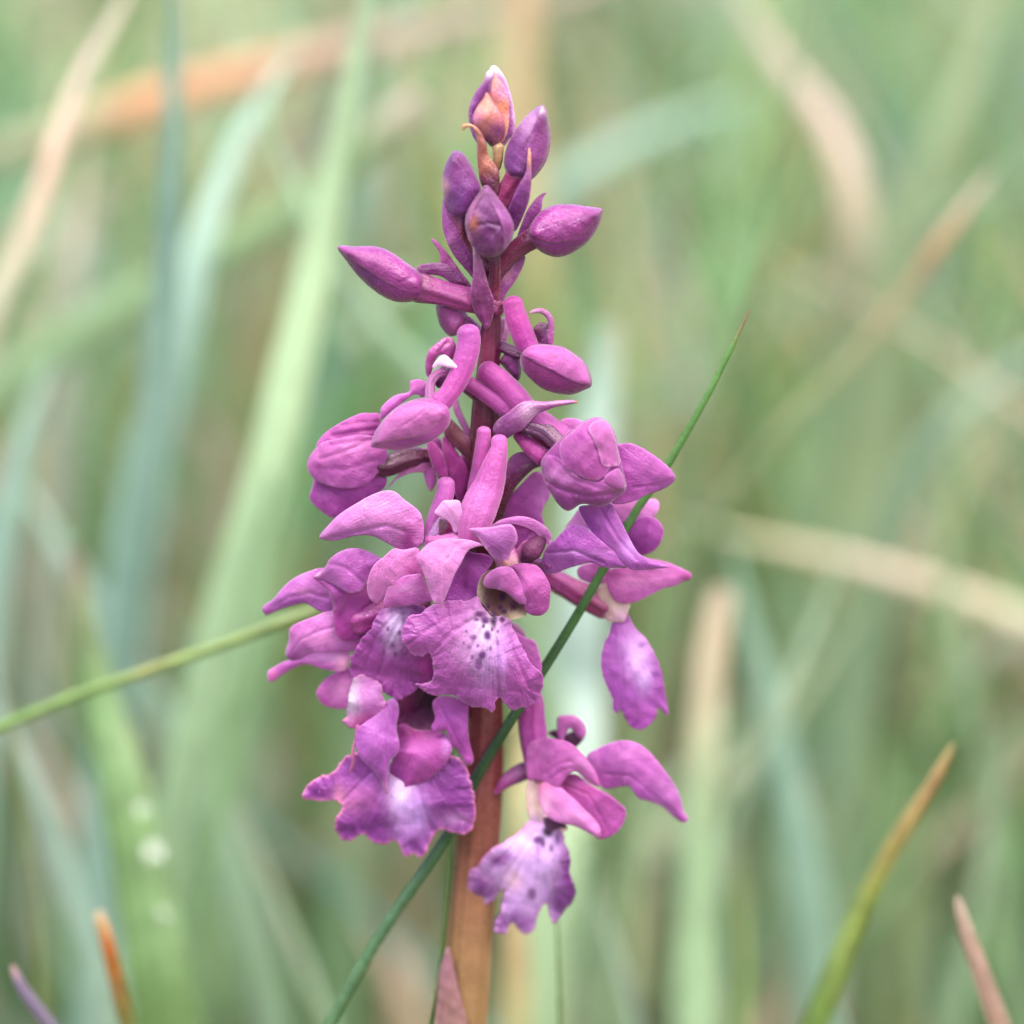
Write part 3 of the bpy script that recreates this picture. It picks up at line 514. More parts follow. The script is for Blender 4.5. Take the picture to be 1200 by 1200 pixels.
petal(E, 'petal', b, [(150, 520), (170, 480), (215, 430), (290, 395), (400, 388), (500, 400), (590, 432), (530, 442), (480, 470), (435, 550), (395, 620), (365, 700), (340, 762), (320, 800), (290, 806), (262, 795), (235, 720), (205, 630), (180, 570)],
      [(310, 440, 98), (310, 600, 104), (300, 760, 96)], (198, 126, 184), drop=8, h=1.6, spots=[(300, 470, 110, (206, 140, 186), .4), (180, 540, 40, PNK, .5)], edge=(PAL, .5, 2), creases=[([(480, 400), (400, 440), (350, 520)], .8, 3)])
petal(E, 'petal', b, [(470, 470), (520, 480), (600, 490), (640, 530), (600, 600), (560, 660), (545, 770), (480, 790), (330, 790), (380, 650), (430, 550)], [(500, 520, 60), (470, 700, 60)], (142, 44, 140), drop=-4, spots=[(470, 620, 26, (112, 26, 96), .6, 160), (560, 600, 60, (156, 54, 148), .5)])

# --- left flower (far left, lip turned away)
b = flower('flower', D, [(900, 760, 16, 60), (760, 800, 24, 80), (640, 830, 30, 90), (560, 860, 30, 90)], [(120, 30, 96), MAG, (156, 40, 130), (158, 44, 134)])
petal(J, 'sepal', b, [(50, 640), (48, 615), (75, 585), (130, 550), (190, 480), (260, 410), (340, 360), (430, 325), (500, 305), (560, 330), (610, 480), (640, 600), (590, 640), (510, 645), (440, 610), (380, 580), (300, 595), (200, 625), (130, 655), (80, 672)],
      [(80, 635, 20), (220, 540, 30), (400, 460, 36), (560, 480, 34)], (186, 104, 176), drop=9, h=1.8, spots=[(330, 590, 240, (142, 54, 146), .75, 60), (70, 640, 40, (176, 66, 156), .7), (370, 490, 50, (226, 160, 196), .6, 22)], creases=[([(120, 610), (260, 530), (420, 500), (560, 540)], 1.8, 3)])
petal(J, 'sepal', b, [(232, 990), (235, 940), (256, 860), (260, 790), (300, 745), (380, 710), (460, 680), (550, 645), (630, 640), (680, 700), (700, 800), (800, 850), (815, 900), (790, 945), (700, 965), (600, 960), (480, 965), (400, 990), (330, 1030), (270, 1020)],
      [(280, 970, 24), (380, 850, 36), (560, 790, 36), (740, 900, 30)], (190, 108, 176), drop=10, h=1.8, spots=[(540, 850, 180, (218, 150, 196), .6, 60), (290, 1000, 70, (150, 44, 138), .8, 50), (780, 900, 50, (214, 130, 180), .5)], creases=[([(270, 980), (340, 870), (480, 800), (600, 770)], 1.6, 2.4)])
petal(J, 'sepal', b, [(95, 1180), (90, 1120), (130, 1085), (230, 1030), (330, 1010), (440, 970), (600, 955), (720, 965), (735, 1000), (720, 1060), (690, 1110), (600, 1110), (500, 1090), (420, 1060), (330, 1070), (220, 1130), (130, 1190)],
      [(120, 1140, 14), (280, 1055, 20), (460, 1020, 22), (660, 1030, 22)], (184, 92, 170), drop=6, h=1.8, spots=[(690, 1040, 80, (238, 186, 200), .8), (560, 1000, 160, (222, 170, 210), .6, 40), (130, 1130, 50, (222, 120, 176), .6), (250, 1080, 100, (158, 54, 150), .5, 30)])
petal(G, 'sepal', b, [(180, 320), (200, 280), (250, 230), (330, 195), (400, 190), (420, 280), (390, 360), (330, 402), (270, 400), (220, 385), (190, 350)], [(230, 330, 8), (330, 290, 14), (390, 280, 12)], (182, 84, 162), drop=7, h=1.8, spots=[(330, 310, 70, (226, 160, 200), .7)])
petal(J, 'petal', b, [(600, 640), (590, 560), (570, 490), (620, 440), (760, 420), (900, 440), (960, 560), (960, 700), (900, 820), (800, 870), (680, 870), (620, 800)], [(680, 560, 40), (760, 680, 46), (840, 740, 42)], (160, 40, 138), drop=8, h=1.8, spots=[(850, 800, 120, (150, 50, 140), .5), (640, 560, 60, (176, 76, 158), .6)])
petal(J, 'sepal', b, [(448, 378), (480, 345), (535, 300), (575, 235), (640, 185), (720, 152), (800, 150), (880, 175), (985, 235), (960, 300), (900, 360), (860, 430), (830, 480), (740, 500), (660, 470), (600, 430), (520, 400)],
      [(510, 350, 56), (650, 300, 66), (800, 290, 66), (880, 280, 60)], (176, 88, 168), drop=9, h=1.8, spots=[(620, 380, 120, (188, 106, 176), .5), (480, 345, 26, (236, 190, 204), .8), (700, 460, 130, (158, 60, 150), .6, 40)], creases=[([(560, 270), (700, 300), (860, 440)], 1.2, 3)], edge=(PAL, .5, 2.5))
petal(J, 'sepal', b, [(450, 380), (520, 395), (620, 430), (720, 490), (700, 560), (660, 620), (620, 640), (590, 540), (540, 460)], [(520, 420, 52), (620, 500, 54), (660, 580, 50)], (166, 66, 152), drop=5)
petal(J, 'lip', b, [(930, 700), (980, 640), (1060, 605), (1160, 590), (1260, 590), (1340, 640), (1420, 900), (1430, 1100), (1400, 1170), (1310, 1215), (1260, 1250), (1210, 1285), (1160, 1322), (1113, 1335), (1060, 1318), (1015, 1290), (960, 1262), (900, 1225), (850, 1225), (790, 1190), (735, 1120), (740, 1010), (790, 930), (830, 850), (900, 780)],
      [(1180, 640, 70), (1040, 800, 72), (950, 1000, 62), (920, 1130, 54)], (150, 56, 142), drop=9, h=1.6, rough=1.4, ruf=3, base=(1200, 600),
      spots=[(1110, 740, 100, (206, 188, 214), .9, 120), (1060, 860, 70, (196, 170, 206), .7, 110), (1150, 700, 26, SPT, .85, 46), (1070, 910, 26, (110, 40, 120), .85, 30), (1250, 620, 24, SPT, .8), (960, 850, 40, (128, 60, 140), .35, 130), (1120, 810, 12, SPT, .7, 18, 4), (1030, 780, 12, SPT, .6, 18, 4), (1090, 980, 12, (110, 40, 120), .6, 20, 4), (1000, 960, 12, (110, 40, 120), .5, 20, 4), (1330, 1080, 60, (170, 34, 140), .8, 130), (1000, 1180, 150, (180, 90, 166), .5, 60)],
      creases=[([(1150, 650), (1020, 900), (960, 1150)], 1.4, 3), ([(1100, 650), (930, 850), (850, 1100)], 1.2, 3)])

# --- E: centre flower with the broad spotted lip
b = flower('flower', E, [(680, 440, 20, 60), (720, 480, 50, 80), (760, 560, 70, 80), (740, 640, 78, 60)], [(110, 30, 80), (150, 46, 130), (150, 60, 130), (190, 160, 130)], label='centre flower with the broad white-streaked lip')
petal(E, 'sepal', b, [(630, 312), (660, 285), (700, 265), (800, 245), (880, 256), (950, 290), (1000, 335), (1018, 385), (1000, 430), (960, 400), (900, 340), (800, 300), (720, 300)], [(680, 290, 74), (820, 275, 80), (960, 340, 74), (995, 400, 70)], (176, 92, 164), drop=3, t=3.2, edge=(PAL, .5, 2))
petal(E, 'sepal', b, [(700, 300), (820, 280), (920, 320), (975, 380), (950, 430), (880, 400), (820, 440), (800, 520), (740, 470), (720, 370)], [(780, 330, 66), (880, 350, 62), (790, 460, 66)], (156, 52, 142), drop=-5)
tube(E, 'pollinia', b, [(955, 390, 66, 34), (920, 430, 74, 58), (880, 480, 78, 62), (860, 520, 78, 40)], [(60, 18, 50), (80, 30, 66), (96, 40, 80), (70, 24, 60)], mat=M_DARK)
petal(E, 'column', b, [(805, 440), (850, 400), (880, 420), (880, 500), (850, 545), (810, 530), (795, 490)], [(840, 430, 74), (835, 510, 76)], (110, 50, 96), drop=4, mat=M_DARK)
petal(E, 'petal', b, [(488, 328), (520, 318), (570, 318), (640, 312), (700, 300), (760, 300), (790, 340), (798, 400), (770, 450), (750, 500), (745, 555), (718, 552), (690, 535), (650, 520), (615, 480), (585, 440), (545, 385), (505, 350)],
      [(530, 335, 96), (660, 390, 104), (720, 530, 100)], (160, 80, 154), drop=8, h=1.5, spots=[(725, 545, 24, (246, 190, 150), .95, 18), (580, 340, 60, (190, 120, 180), .5, 26), (690, 470, 40, (140, 74, 148), .5, 60)], edge=(PAL, .75, 2.2))
petal(E, 'throat', b, [(545, 770), (545, 700), (560, 650), (590, 610), (650, 590), (760, 640), (830, 720), (858, 860), (820, 890), (760, 905), (700, 900), (640, 880), (590, 820)],
      [(620, 680, 62), (700, 780, 54), (720, 860, 64)], (112, 68, 66), drop=-16, h=1.2, spots=[(552, 720, 34, (200, 188, 160), .97, 100), (800, 885, 80, (196, 184, 144), .97, 36), (600, 640, 40, (190, 160, 150), .8, 40), (702, 760, 20, SPT, .95, 24, 4), (775, 815, 24, (100, 30, 80), .95, 26, 4), (690, 828, 13, SPT, .9, 13, 4), (712, 855, 16, SPT, .9, 15, 4), (700, 905, 18, SPT, .9, 17, 4), (648, 900, 16, SPT, .9, 44, 4), (610, 830, 10, SPT, .7, 26, 4)])
petal(E, 'petal', b, [(582, 655), (600, 620), (640, 588), (690, 568), (750, 570), (790, 610), (825, 680), (850, 740), (855, 800), (820, 808), (780, 780), (720, 730), (660, 712), (610, 705), (585, 690)], [(620, 650, 92), (710, 630, 100), (800, 740, 96)], (174, 82, 158), drop=7, h=1.5, spots=[(640, 690, 80, (188, 106, 172), .5, 30)], edge=(LIL, .4, 2))
petal(E, 'petal', b, [(750, 565), (820, 545), (900, 552), (945, 580), (985, 640), (1010, 700), (1006, 780), (995, 840), (960, 875), (915, 882), (870, 868), (842, 830), (850, 780), (840, 740), (800, 660), (765, 600)], [(820, 590, 90), (900, 700, 98), (930, 830, 92)], (172, 72, 152), drop=9, h=1.5, spots=[(920, 860, 80, (158, 52, 146), .5, 36), (900, 640, 80, (180, 86, 160), .4)], edge=(PNK, .5, 2), creases=[([(770, 590), (850, 680), (880, 800)], 1, 2.5)])
petal(KK, 'sepal', b, [(780, 270), (860, 300), (930, 340), (1000, 370), (1035, 460), (1050, 560), (1020, 640), (940, 600), (860, 480)], [(860, 360, 46), (960, 480, 50), (1000, 580, 48)], (172, 76, 158), drop=6)
petal(KK, 'lip', b, [(600, 60), (540, 80), (470, 84), (400, 82), (340, 98), (260, 120), (205, 168), (150, 180), (108, 200), (80, 250), (62, 320), (70, 380), (110, 430), (150, 468), (210, 472), (258, 455), (275, 490), (285, 560), (290, 610), (250, 660), (160, 668),
                      (215, 710), (260, 745), (320, 752), (390, 745), (450, 762), (500, 800), (560, 832), (620, 835), (665, 845), (700, 868), (722, 830), (728, 785), (755, 765), (780, 790), (810, 830), (860, 855), (910, 835), (960, 832), (1010, 790), (1045, 740), (1060, 670), (1055, 600), (1010, 560), (960, 500), (920, 420), (880, 340), (845, 280), (828, 230), (780, 190), (700, 190), (640, 130)],
      [(690, 190, 90), (650, 330, 96), (620, 500, 98), (600, 700, 88)], (158, 70, 148), drop=20, p=1.7, h=1.25, rough=.9, ruf=2.6, base=(680, 120),
      spots=[(650, 340, 104, (226, 210, 226), .98, 170), (560, 420, 150, (196, 146, 190), .75, 130), (650, 560, 100, (180, 136, 190), .6, 170), (590, 90, 80, (190, 120, 182), .6, 60), (760, 420, 60, (190, 140, 204), .6, 170), (890, 380, 60, (180, 106, 180), .5, 120), (200, 300, 130, (150, 70, 146), .5, 110),
             (668, 328, 24, (120, 34, 140), .95, 32, 4), (570, 340, 20, (140, 60, 150), .75, 18, 4), (540, 410, 16, (150, 84, 160), .55, 14, 4), (632, 465, 24, (130, 60, 150), .85, 26, 4), (605, 530, 24, (140, 70, 156), .7, 36, 4), (618, 178, 40, (130, 36, 130), .9, 20, 4), (650, 218, 32, (116, 30, 124), .95, 28, 4), (714, 225, 20, (96, 28, 104), .95, 46, 4), (770, 215, 20, (96, 28, 100), .9, 18, 4),
             (590, 215, 18, (130, 36, 130), .9, 14, 4), (640, 262, 12, SPT, .85, 14, 4), (700, 285, 10, SPT, .8, 16, 4), (740, 300, 9, SPT, .7, 12, 4), (520, 300, 10, (140, 60, 150), .7, 10, 4), (600, 400, 9, (140, 60, 150), .7, 12, 4), (690, 420, 9, (130, 50, 150), .7, 14, 4), (560, 480, 10, (140, 60, 150), .6, 14, 4), (740, 380, 9, (130, 50, 150), .5, 20, 4), (500, 380, 9, (140, 60, 150), .6, 10, 4), (780, 560, 20, (200, 150, 206), .4, 140), (470, 680, 120, (146, 60, 148), .35, 60)],
      creases=[([(700, 240), (740, 500), (740, 760)], 2.0, 3.2), ([(650, 240), (520, 500), (460, 740)], 1.4, 3), ([(780, 240), (860, 480), (960, 700)], 1.8, 3.5), ([(600, 200), (420, 300), (270, 460)], 1.8, 4), ([(680, 500), (640, 800)], 1.2, 2.5), ([(560, 140), (380, 200), (120, 380)], 1.2, 4)],
      hills=[(180, 340, 90, 4), (400, 640, 120, 3), (900, 700, 120, 4)], edge=((196, 120, 186), .5, 1.8))

# --- G: lower left flower, dark open throat
b = flower('flower', G, [(960, 400, 4, 40), (900, 420, 6, 46), (840, 430, 10, 50), (800, 430, 12, 50)], [(92, 30, 60), (90, 26, 66), (72, 20, 56)], label='lower left flower with a dark open throat')
petal(G, 'sepal', b, [(590, 350), (650, 310), (700, 270), (740, 290), (800, 320), (830, 380), (820, 460), (790, 520), (700, 540), (620, 520), (590, 450)], [(660, 330, 34), (700, 430, 22), (780, 400, 26)], (112, 20, 84), drop=-10, spots=[(770, 360, 90, (44, 16, 38), .9, 80), (640, 340, 50, (150, 34, 110), .8)])  # near-black patch paints the dark of the throat hole
petal(G, 'lip', b, [(108, 868), (125, 815), (160, 775), (210, 752), (262, 740), (300, 690), (350, 640), (450, 640), (560, 700), (700, 760), (820, 700), (885, 645), (925, 662), (965, 712), (985, 780), (1003, 860), (1012, 930), (1000, 1010), (965, 1052), (905, 1052), (845, 1032), (800, 1045), (775, 1100), (735, 1172), (690, 1160), (640, 1168), (610, 1110), (585, 1085), (540, 1110), (480, 1100), (440, 1065), (405, 1060), (365, 1088), (310, 1080), (275, 1010), (292, 955), (318, 910), (268, 880), (220, 886), (170, 880)],
      [(640, 780, 58), (630, 900, 60), (640, 1010, 52)], (146, 58, 148), drop=12, p=1.5, h=1.6, rough=1.3, ruf=3.4, base=(660, 700), edge=((226, 140, 178), .8, 2.4),
      spots=[(620, 850, 64, (224, 206, 230), .97, 130), (700, 960, 70, (196, 160, 214), .7, 120), (640, 1000, 60, (200, 150, 208), .5, 120), (890, 820, 90, (118, 32, 124), .88, 120), (380, 880, 110, (204, 120, 176), .7, 70), (430, 900, 34, (130, 50, 130), .6, 44), (350, 1040, 60, (122, 38, 128), .75, 44), (200, 830, 50, (120, 34, 122), .8, 40), (300, 860, 30, (226, 150, 180), .6, 60), (500, 1000, 80, (122, 38, 130), .7, 90), (900, 980, 70, (206, 150, 200), .7, 36), (690, 1100, 50, (120, 36, 130), .8, 50), (930, 1010, 30, (150, 60, 150), .5, 20)],
      creases=[([(650, 780), (560, 1080)], 1.2, 3), ([(700, 780), (780, 1040)], 1.4, 3), ([(560, 740), (420, 1050)], 1.4, 3.5), ([(500, 700), (300, 900)], 1.6, 3)])
petal(G, 'sepal', b, [(600, 500), (640, 480), (700, 510), (790, 515), (840, 525), (872, 560), (888, 610), (870, 665), (820, 725), (750, 785), (690, 815), (655, 848), (632, 846), (612, 815), (590, 780), (560, 745), (565, 700), (590, 640), (612, 580)],
      [(720, 540, 52), (730, 650, 66), (650, 810, 58)], (158, 52, 142), drop=13, h=1.6, spots=[(690, 520, 110, (140, 24, 100), .7, 50), (730, 660, 80, (180, 86, 166), .5), (860, 590, 24, (200, 140, 204), .6, 60), (600, 750, 30, (142, 40, 140), .6, 60)], edge=(PNK, .3, 2))
petal(G, 'sepal', b, [(560, 355), (600, 362), (612, 420), (598, 500), (614, 590), (600, 640), (570, 670), (556, 740), (552, 800), (556, 842), (540, 835), (520, 785), (490, 740), (440, 692), (400, 640), (384, 570), (395, 510), (440, 470), (510, 420)],
      [(575, 400, 64), (510, 560, 76), (540, 700, 72), (552, 820, 66)], (162, 76, 162), drop=8, h=1.6, spots=[(470, 560, 60, (182, 106, 182), .5, 90), (552, 820, 20, (214, 130, 176), .7, 40), (580, 440, 30, (146, 50, 146), .5, 80)], creases=[([(560, 420), (540, 640), (550, 800)], 1.5, 2.5)], edge=(LIL, .4, 2))
petal(G, 'sepal', b, [(785, 385), (800, 350), (850, 335), (910, 345), (968, 365), (972, 440), (972, 520), (985, 600), (1000, 660), (990, 690), (960, 695), (938, 660), (910, 610), (880, 595), (865, 540), (850, 515), (800, 522), (780, 495), (800, 450)],
      [(860, 380, 56), (920, 480, 64), (965, 660, 58)], (162, 62, 154), drop=8, h=1.6, spots=[(860, 460, 60, (150, 48, 148), .5, 80), (970, 670, 30, (190, 84, 170), .6)], creases=[([(820, 380), (880, 500), (960, 650)], 1.4, 2.4)], edge=(PNK, .5, 2))
petal(G, 'petal', b, [(318, 462), (335, 440), (345, 360), (360, 290), (385, 235), (440, 225), (490, 245), (522, 290), (530, 340), (545, 380), (520, 430), (460, 480), (410, 505), (360, 505), (335, 490)],
      [(400, 270, 56), (420, 370, 66), (380, 470, 62)], (160, 76, 150), drop=7, h=1.6, rough=1.2, ruf=2, spots=[(362, 340, 50, (190, 178, 190), .97, 120), (450, 470, 120, (190, 84, 150), .8, 40), (480, 320, 60, (200, 140, 196), .5)], edge=((214, 120, 166), .5, 2))
tube(G, 'petal', b, [(396, 495, 64, 11), (386, 560, 66, 8), (371, 620, 66, 8), (375, 675, 62, 9), (357, 732, 58, 6)], [(176, 84, 146), (200, 120, 160), (180, 84, 146)], mat=M_PETAL)

# --- F2/F3: upper right flower
b = flower('flower', F, [(40, 500, -20, 40), (120, 520, 0, 40), (190, 530, 30, 36), (230, 530, 50, 36)], [(130, 40, 110), (150, 50, 130), (140, 50, 140)])
petal(F, 'sepal', b, [(330, 310), (380, 230), (420, 190), (470, 260), (480, 310), (420, 320)], [(400, 260, 10), (440, 290, 10)], (206, 140, 194), drop=3)
petal(F, 'sepal', b, [(590, 160), (640, 120), (740, 130), (820, 135), (870, 128), (898, 150), (896, 195), (855, 245), (760, 265), (670, 260), (620, 220)], [(640, 180, -16), (760, 190, -10), (860, 170, -14)], (208, 132, 188), drop=5, spots=[(860, 170, 50, (214, 150, 206), .5)])
petal(F, 'petal', b, [(660, 270), (690, 255), (745, 262), (800, 238), (860, 240), (905, 272), (928, 320), (920, 370), (890, 425), (835, 465), (780, 470), (720, 440), (660, 350)], [(720, 330, 8), (830, 340, 16)], (154, 52, 146), drop=10, h=1.8)
petal(F, 'petal', b, [(180, 545), (188, 480), (210, 425), (270, 370), (340, 300), (390, 286), (450, 300), (520, 360), (600, 430), (670, 490), (706, 545), (650, 550), (560, 548), (490, 520), (420, 532), (340, 555), (260, 585), (200, 585)],
      [(230, 500, 56), (380, 420, 68), (560, 490, 66), (680, 538, 60)], (158, 72, 158), drop=9, h=1.6, spots=[(400, 460, 160, (196, 140, 200), .45, 24), (300, 540, 120, (176, 96, 170), .6, 40), (480, 380, 90, (150, 50, 150), .5)], creases=[([(220, 460), (380, 445), (560, 520)], 1.8, 2.4)], edge=(LIL, .4, 2))
petal(F, 'petal', b, [(408, 185), (470, 165), (560, 170), (605, 158), (640, 215), (680, 290), (720, 370), (770, 455), (830, 490), (900, 515), (962, 545), (880, 556), (780, 565), (720, 558), (660, 500), (590, 440), (520, 370), (460, 290)],
      [(520, 220, 50), (620, 370, 62), (740, 500, 62), (930, 545, 54)], (160, 72, 160), drop=8, h=1.6, spots=[(720, 430, 60, (196, 146, 206), .7, 70), (600, 440, 80, (176, 100, 172), .5, 50), (540, 230, 90, (150, 52, 146), .5)], creases=[([(540, 190), (640, 360), (760, 500)], 1.6, 2.6)], edge=(LIL, .5, 2))

# --- F: right flower on a long tube, with narrow hanging lip
b = flower('flower', F, [(160, 560, -16, 50), (260, 625, -14, 62), (380, 690, -12, 76), (480, 740, -10, 86), (560, 780, -8, 84)], [(150, 44, 120), (156, 50, 130), (150, 40, 110), (146, 50, 104)], label='right flower behind the thin blade, with a narrow hanging lip')
petal(F, 'throat', b, [(520, 690), (560, 640), (620, 640), (680, 720), (722, 765), (705, 830), (680, 880), (600, 880), (560, 850), (530, 780)], [(580, 700, 6), (630, 800, 8)], (218, 196, 176), drop=8, spots=[(540, 830, 60, (160, 90, 120), .8), (660, 850, 50, (214, 170, 206), .7)])
petal(F, 'sepal', b, [(400, 560), (440, 530), (520, 515), (590, 530), (600, 620), (540, 650), (470, 640), (410, 610)], [(450, 570, 14), (540, 590, 14)], (182, 84, 164), drop=6, spots=[(450, 600, 40, (206, 130, 190), .5)])
petal(F, 'sepal', b, [(575, 600), (600, 560), (680, 545), (780, 520), (850, 495), (960, 520), (1070, 568), (1098, 590), (1090, 620), (1040, 638), (1000, 660), (920, 680), (830, 725), (760, 758), (690, 770), (630, 750), (590, 690)],
      [(1060, 600, 4), (880, 620, 14), (680, 660, 16)], (186, 92, 166), drop=8, h=1.8, spots=[(760, 640, 160, (222, 150, 196), .5, 40), (1075, 605, 40, (184, 60, 150), .8), (620, 590, 60, MAG, .6), (900, 670, 120, (170, 80, 160), .5, 30)])
petal(O, 'lip', b, [(713, 742), (717, 728), (718, 716), (727, 712), (735, 718), (744, 735), (756, 747), (764, 760), (771, 775), (776, 790), (778, 805), (781, 822), (783, 838), (777, 834), (771, 829), (768, 840), (760, 851), (750, 855), (739, 852), (733, 842), (727, 832), (723, 836), (718, 832), (717, 820), (711, 805), (706, 790), (704, 775), (707, 757)],
      [(722, 735, 4), (740, 780, 12), (750, 830, 4)], (168, 82, 168), drop=7, h=1.4, rough=.6, ruf=2, base=(722, 715), edge=(PNK, .4, 2),
      spots=[(746, 768, 18, (214, 180, 218), .8, 26), (755, 795, 9, (216, 186, 226), .7, 16), (730, 770, 4, (140, 60, 150), .7, 6), (736, 778, 4, (136, 60, 150), .6), (752, 755, 3, (140, 70, 160), .6), (722, 790, 8, (156, 70, 160), .6, 30), (745, 840, 22, (158, 60, 150), .6, 12), (768, 790, 4, (140, 66, 160), .6, 4)])

# --- H: lower right flower
b = flower('flower', H, [(345, -60, 10, 46), (378, 0, 12, 60), (385, 90, 14, 62), (395, 190, 18, 66), (410, 290, 20, 66), (415, 380, 22, 50)], [(150, 46, 132), (158, 54, 140), (152, 46, 132), (158, 58, 140), (164, 66, 142), (196, 150, 160)], label='lower right flower with a pale three-lobed lip', mat=M_PETAL)
tube(H, 'bract', b, [(210, 450, 22, 12), (270, 390, 20, 36), (340, 350, 16, 44), (380, 330, 12, 40)], [(160, 50, 130), (130, 50, 120), (120, 40, 110)])
petal(H, 'sepal', b, [(465, 165), (500, 145), (540, 165), (600, 150), (645, 170), (620, 215), (590, 230), (530, 205)], [(500, 170, 2), (590, 190, 2)], (84, 36, 70), drop=4)
petal(H, 'sepal', b, [(512, 85), (550, 74), (600, 80), (638, 115), (650, 160), (630, 190), (600, 170), (575, 140), (550, 170), (532, 205), (512, 180), (508, 130)], [(530, 130, 12), (590, 105, 14), (630, 150, 10)], (186, 100, 166), drop=6, edge=(LIL, .4, 2))
petal(H, 'sepal', b, [(650, 275), (700, 238), (760, 212), (830, 197), (900, 212), (960, 258), (1020, 330), (1070, 400), (1105, 470), (1120, 530), (1144, 578), (1120, 596), (1075, 570), (1020, 520), (960, 495), (910, 482), (880, 450), (855, 420), (800, 425), (740, 432), (700, 400), (670, 340)],
      [(720, 320, 24), (860, 300, 34), (980, 400, 32), (1110, 560, 20)], (178, 90, 168), drop=10, h=1.7, spots=[(850, 260, 110, (190, 110, 176), .5, 50), (1040, 440, 70, (198, 130, 190), .5, 90), (760, 390, 90, (166, 60, 146), .5, 40), (930, 450, 100, (156, 62, 156), .5, 30)], creases=[([(720, 360), (860, 370), (960, 450), (1080, 540)], 1.3, 3)], edge=(LIL, .4, 2.4))
petal(H, 'sepal', b, [(360, 240), (390, 200), (450, 186), (510, 192), (565, 205), (620, 250), (670, 310), (700, 360), (714, 415), (690, 416), (650, 395), (600, 350), (555, 372), (520, 420), (470, 410), (410, 390), (365, 380)],
      [(420, 260, 46), (520, 270, 54), (620, 310, 54), (695, 395, 46)], (178, 84, 160), drop=8, h=1.6, spots=[(640, 320, 80, (200, 130, 186), .5, 80), (440, 280, 60, (184, 94, 166), .4), (500, 340, 60, (160, 60, 146), .4)], creases=[([(450, 360), (520, 310), (580, 300)], 1, 2.4), ([(470, 390), (540, 340), (590, 330)], .9, 2.4)], edge=(PNK, .5, 2))
petal(H, 'sepal', b, [(505, 420), (540, 370), (600, 360), (650, 398), (700, 430), (760, 460), (810, 500), (842, 535), (835, 590), (800, 640), (760, 665), (700, 672), (660, 600), (560, 500)], [(560, 410, 42), (680, 500, 50), (780, 600, 46)], (166, 62, 146), drop=4, h=1.6, spots=[(560, 400, 50, (130, 30, 90), .7), (640, 440, 70, (156, 40, 120), .6, 30), (780, 560, 70, (176, 80, 160), .5)], creases=[([(540, 410), (660, 460), (760, 640)], 1.2, 2.4)])
petal(H, 'sepal', b, [(418, 470), (430, 410), (470, 395), (520, 420), (590, 480), (650, 540), (700, 590), (722, 640), (705, 668), (650, 640), (590, 612), (530, 600), (480, 580), (440, 540)], [(450, 440, 50), (560, 530, 58), (690, 645, 52)], (196, 116, 180), drop=7, h=1.6, spots=[(600, 560, 120, (220, 160, 204), .5, 30), (450, 420, 40, (206, 90, 150), .6), (450, 500, 30, (230, 190, 206), .6, 60)], edge=(PNK, .4, 2))
petal(H, 'throat', b, [(362, 400), (390, 370), (440, 370), (470, 420), (430, 480), (440, 540), (500, 590), (560, 620), (540, 640), (460, 640), (390, 600), (365, 540), (358, 470)], [(400, 420, 34), (400, 520, 34), (490, 620, 32)], (226, 204, 190), drop=6, h=1.4, spots=[(440, 380, 40, (214, 120, 150), .6), (470, 605, 26, (70, 22, 70), .95, 22, 4), (510, 605, 18, (60, 22, 60), .9, 18, 4), (400, 600, 40, (210, 170, 214), .8, 40)])
petal(H, 'lip', b, [(372, 585), (340, 625), (300, 660), (250, 690), (200, 718), (160, 755), (130, 800), (95, 822), (76, 850), (80, 890), (74, 920), (98, 965), (140, 990), (175, 988), (205, 965), (230, 930), (250, 925), (240, 975), (232, 1030), (208, 1075), (203, 1115), (228, 1135), (262, 1132), (276, 1095), (300, 1085), (320, 1115), (358, 1140), (395, 1115), (412, 1060), (432, 1010), (456, 985), (470, 1040), (490, 1090), (515, 1060), (550, 1015), (585, 975), (597, 920), (580, 870), (568, 830), (572, 760), (550, 700), (535, 640), (500, 615), (430, 590)],
      [(450, 610, 36), (420, 760, 46), (380, 900, 38), (360, 1000, 30)], (204, 170, 210), drop=11, p=1.6, h=1.4, rough=.9, ruf=2.4, base=(450, 560), edge=((216, 130, 184), .8, 2.2),
      spots=[(140, 900, 90, (116, 30, 122), .97, 80), (220, 780, 66, (120, 34, 128), .9, 44), (565, 820, 66, (122, 34, 128), .97, 230), (520, 980, 56, (118, 32, 126), .95, 100), (300, 880, 46, (212, 186, 178), .8, 60), (350, 1080, 84, (118, 32, 126), .92, 58), (240, 1080, 40, (118, 34, 126), .92, 64), (420, 680, 26, (116, 40, 130), .9, 18, 4), (415, 730, 14, (140, 70, 160), .6, 40), (510, 670, 14, (110, 40, 130), .8, 34), (465, 640, 22, (70, 24, 80), .95, 24, 4), (385, 945, 20, (120, 40, 130), .9, 26, 4), (440, 700, 10, (110, 30, 120), .8, 16, 4), (480, 720, 9, (110, 30, 120), .7, 18, 4), (300, 1050, 30, (110, 30, 120), .85, 40), (180, 880, 40, (200, 130, 190), .6, 14), (170, 940, 60, (112, 28, 118), .7, 30), (590, 950, 40, (120, 34, 126), .9, 90), (260, 760, 26, (146, 56, 150), .6, 20), (110, 840, 30, (150, 54, 150), .4), (330, 960, 120, (200, 150, 206), .4)],
      creases=[([(450, 640), (440, 820), (450, 980)], 1.6, 3), ([(520, 640), (480, 850), (490, 1060)], 1.6, 3), ([(400, 640), (280, 820), (220, 930)], 1.4, 3.4), ([(300, 700), (160, 860)], .9, 3)])
petal(H, 'petal', b, [(440, 575), (480, 570), (530, 590), (560, 620), (520, 625), (480, 640), (455, 625)], [(460, 595, 44), (530, 608, 42)], (92, 40, 84), drop=2, t=1.5)

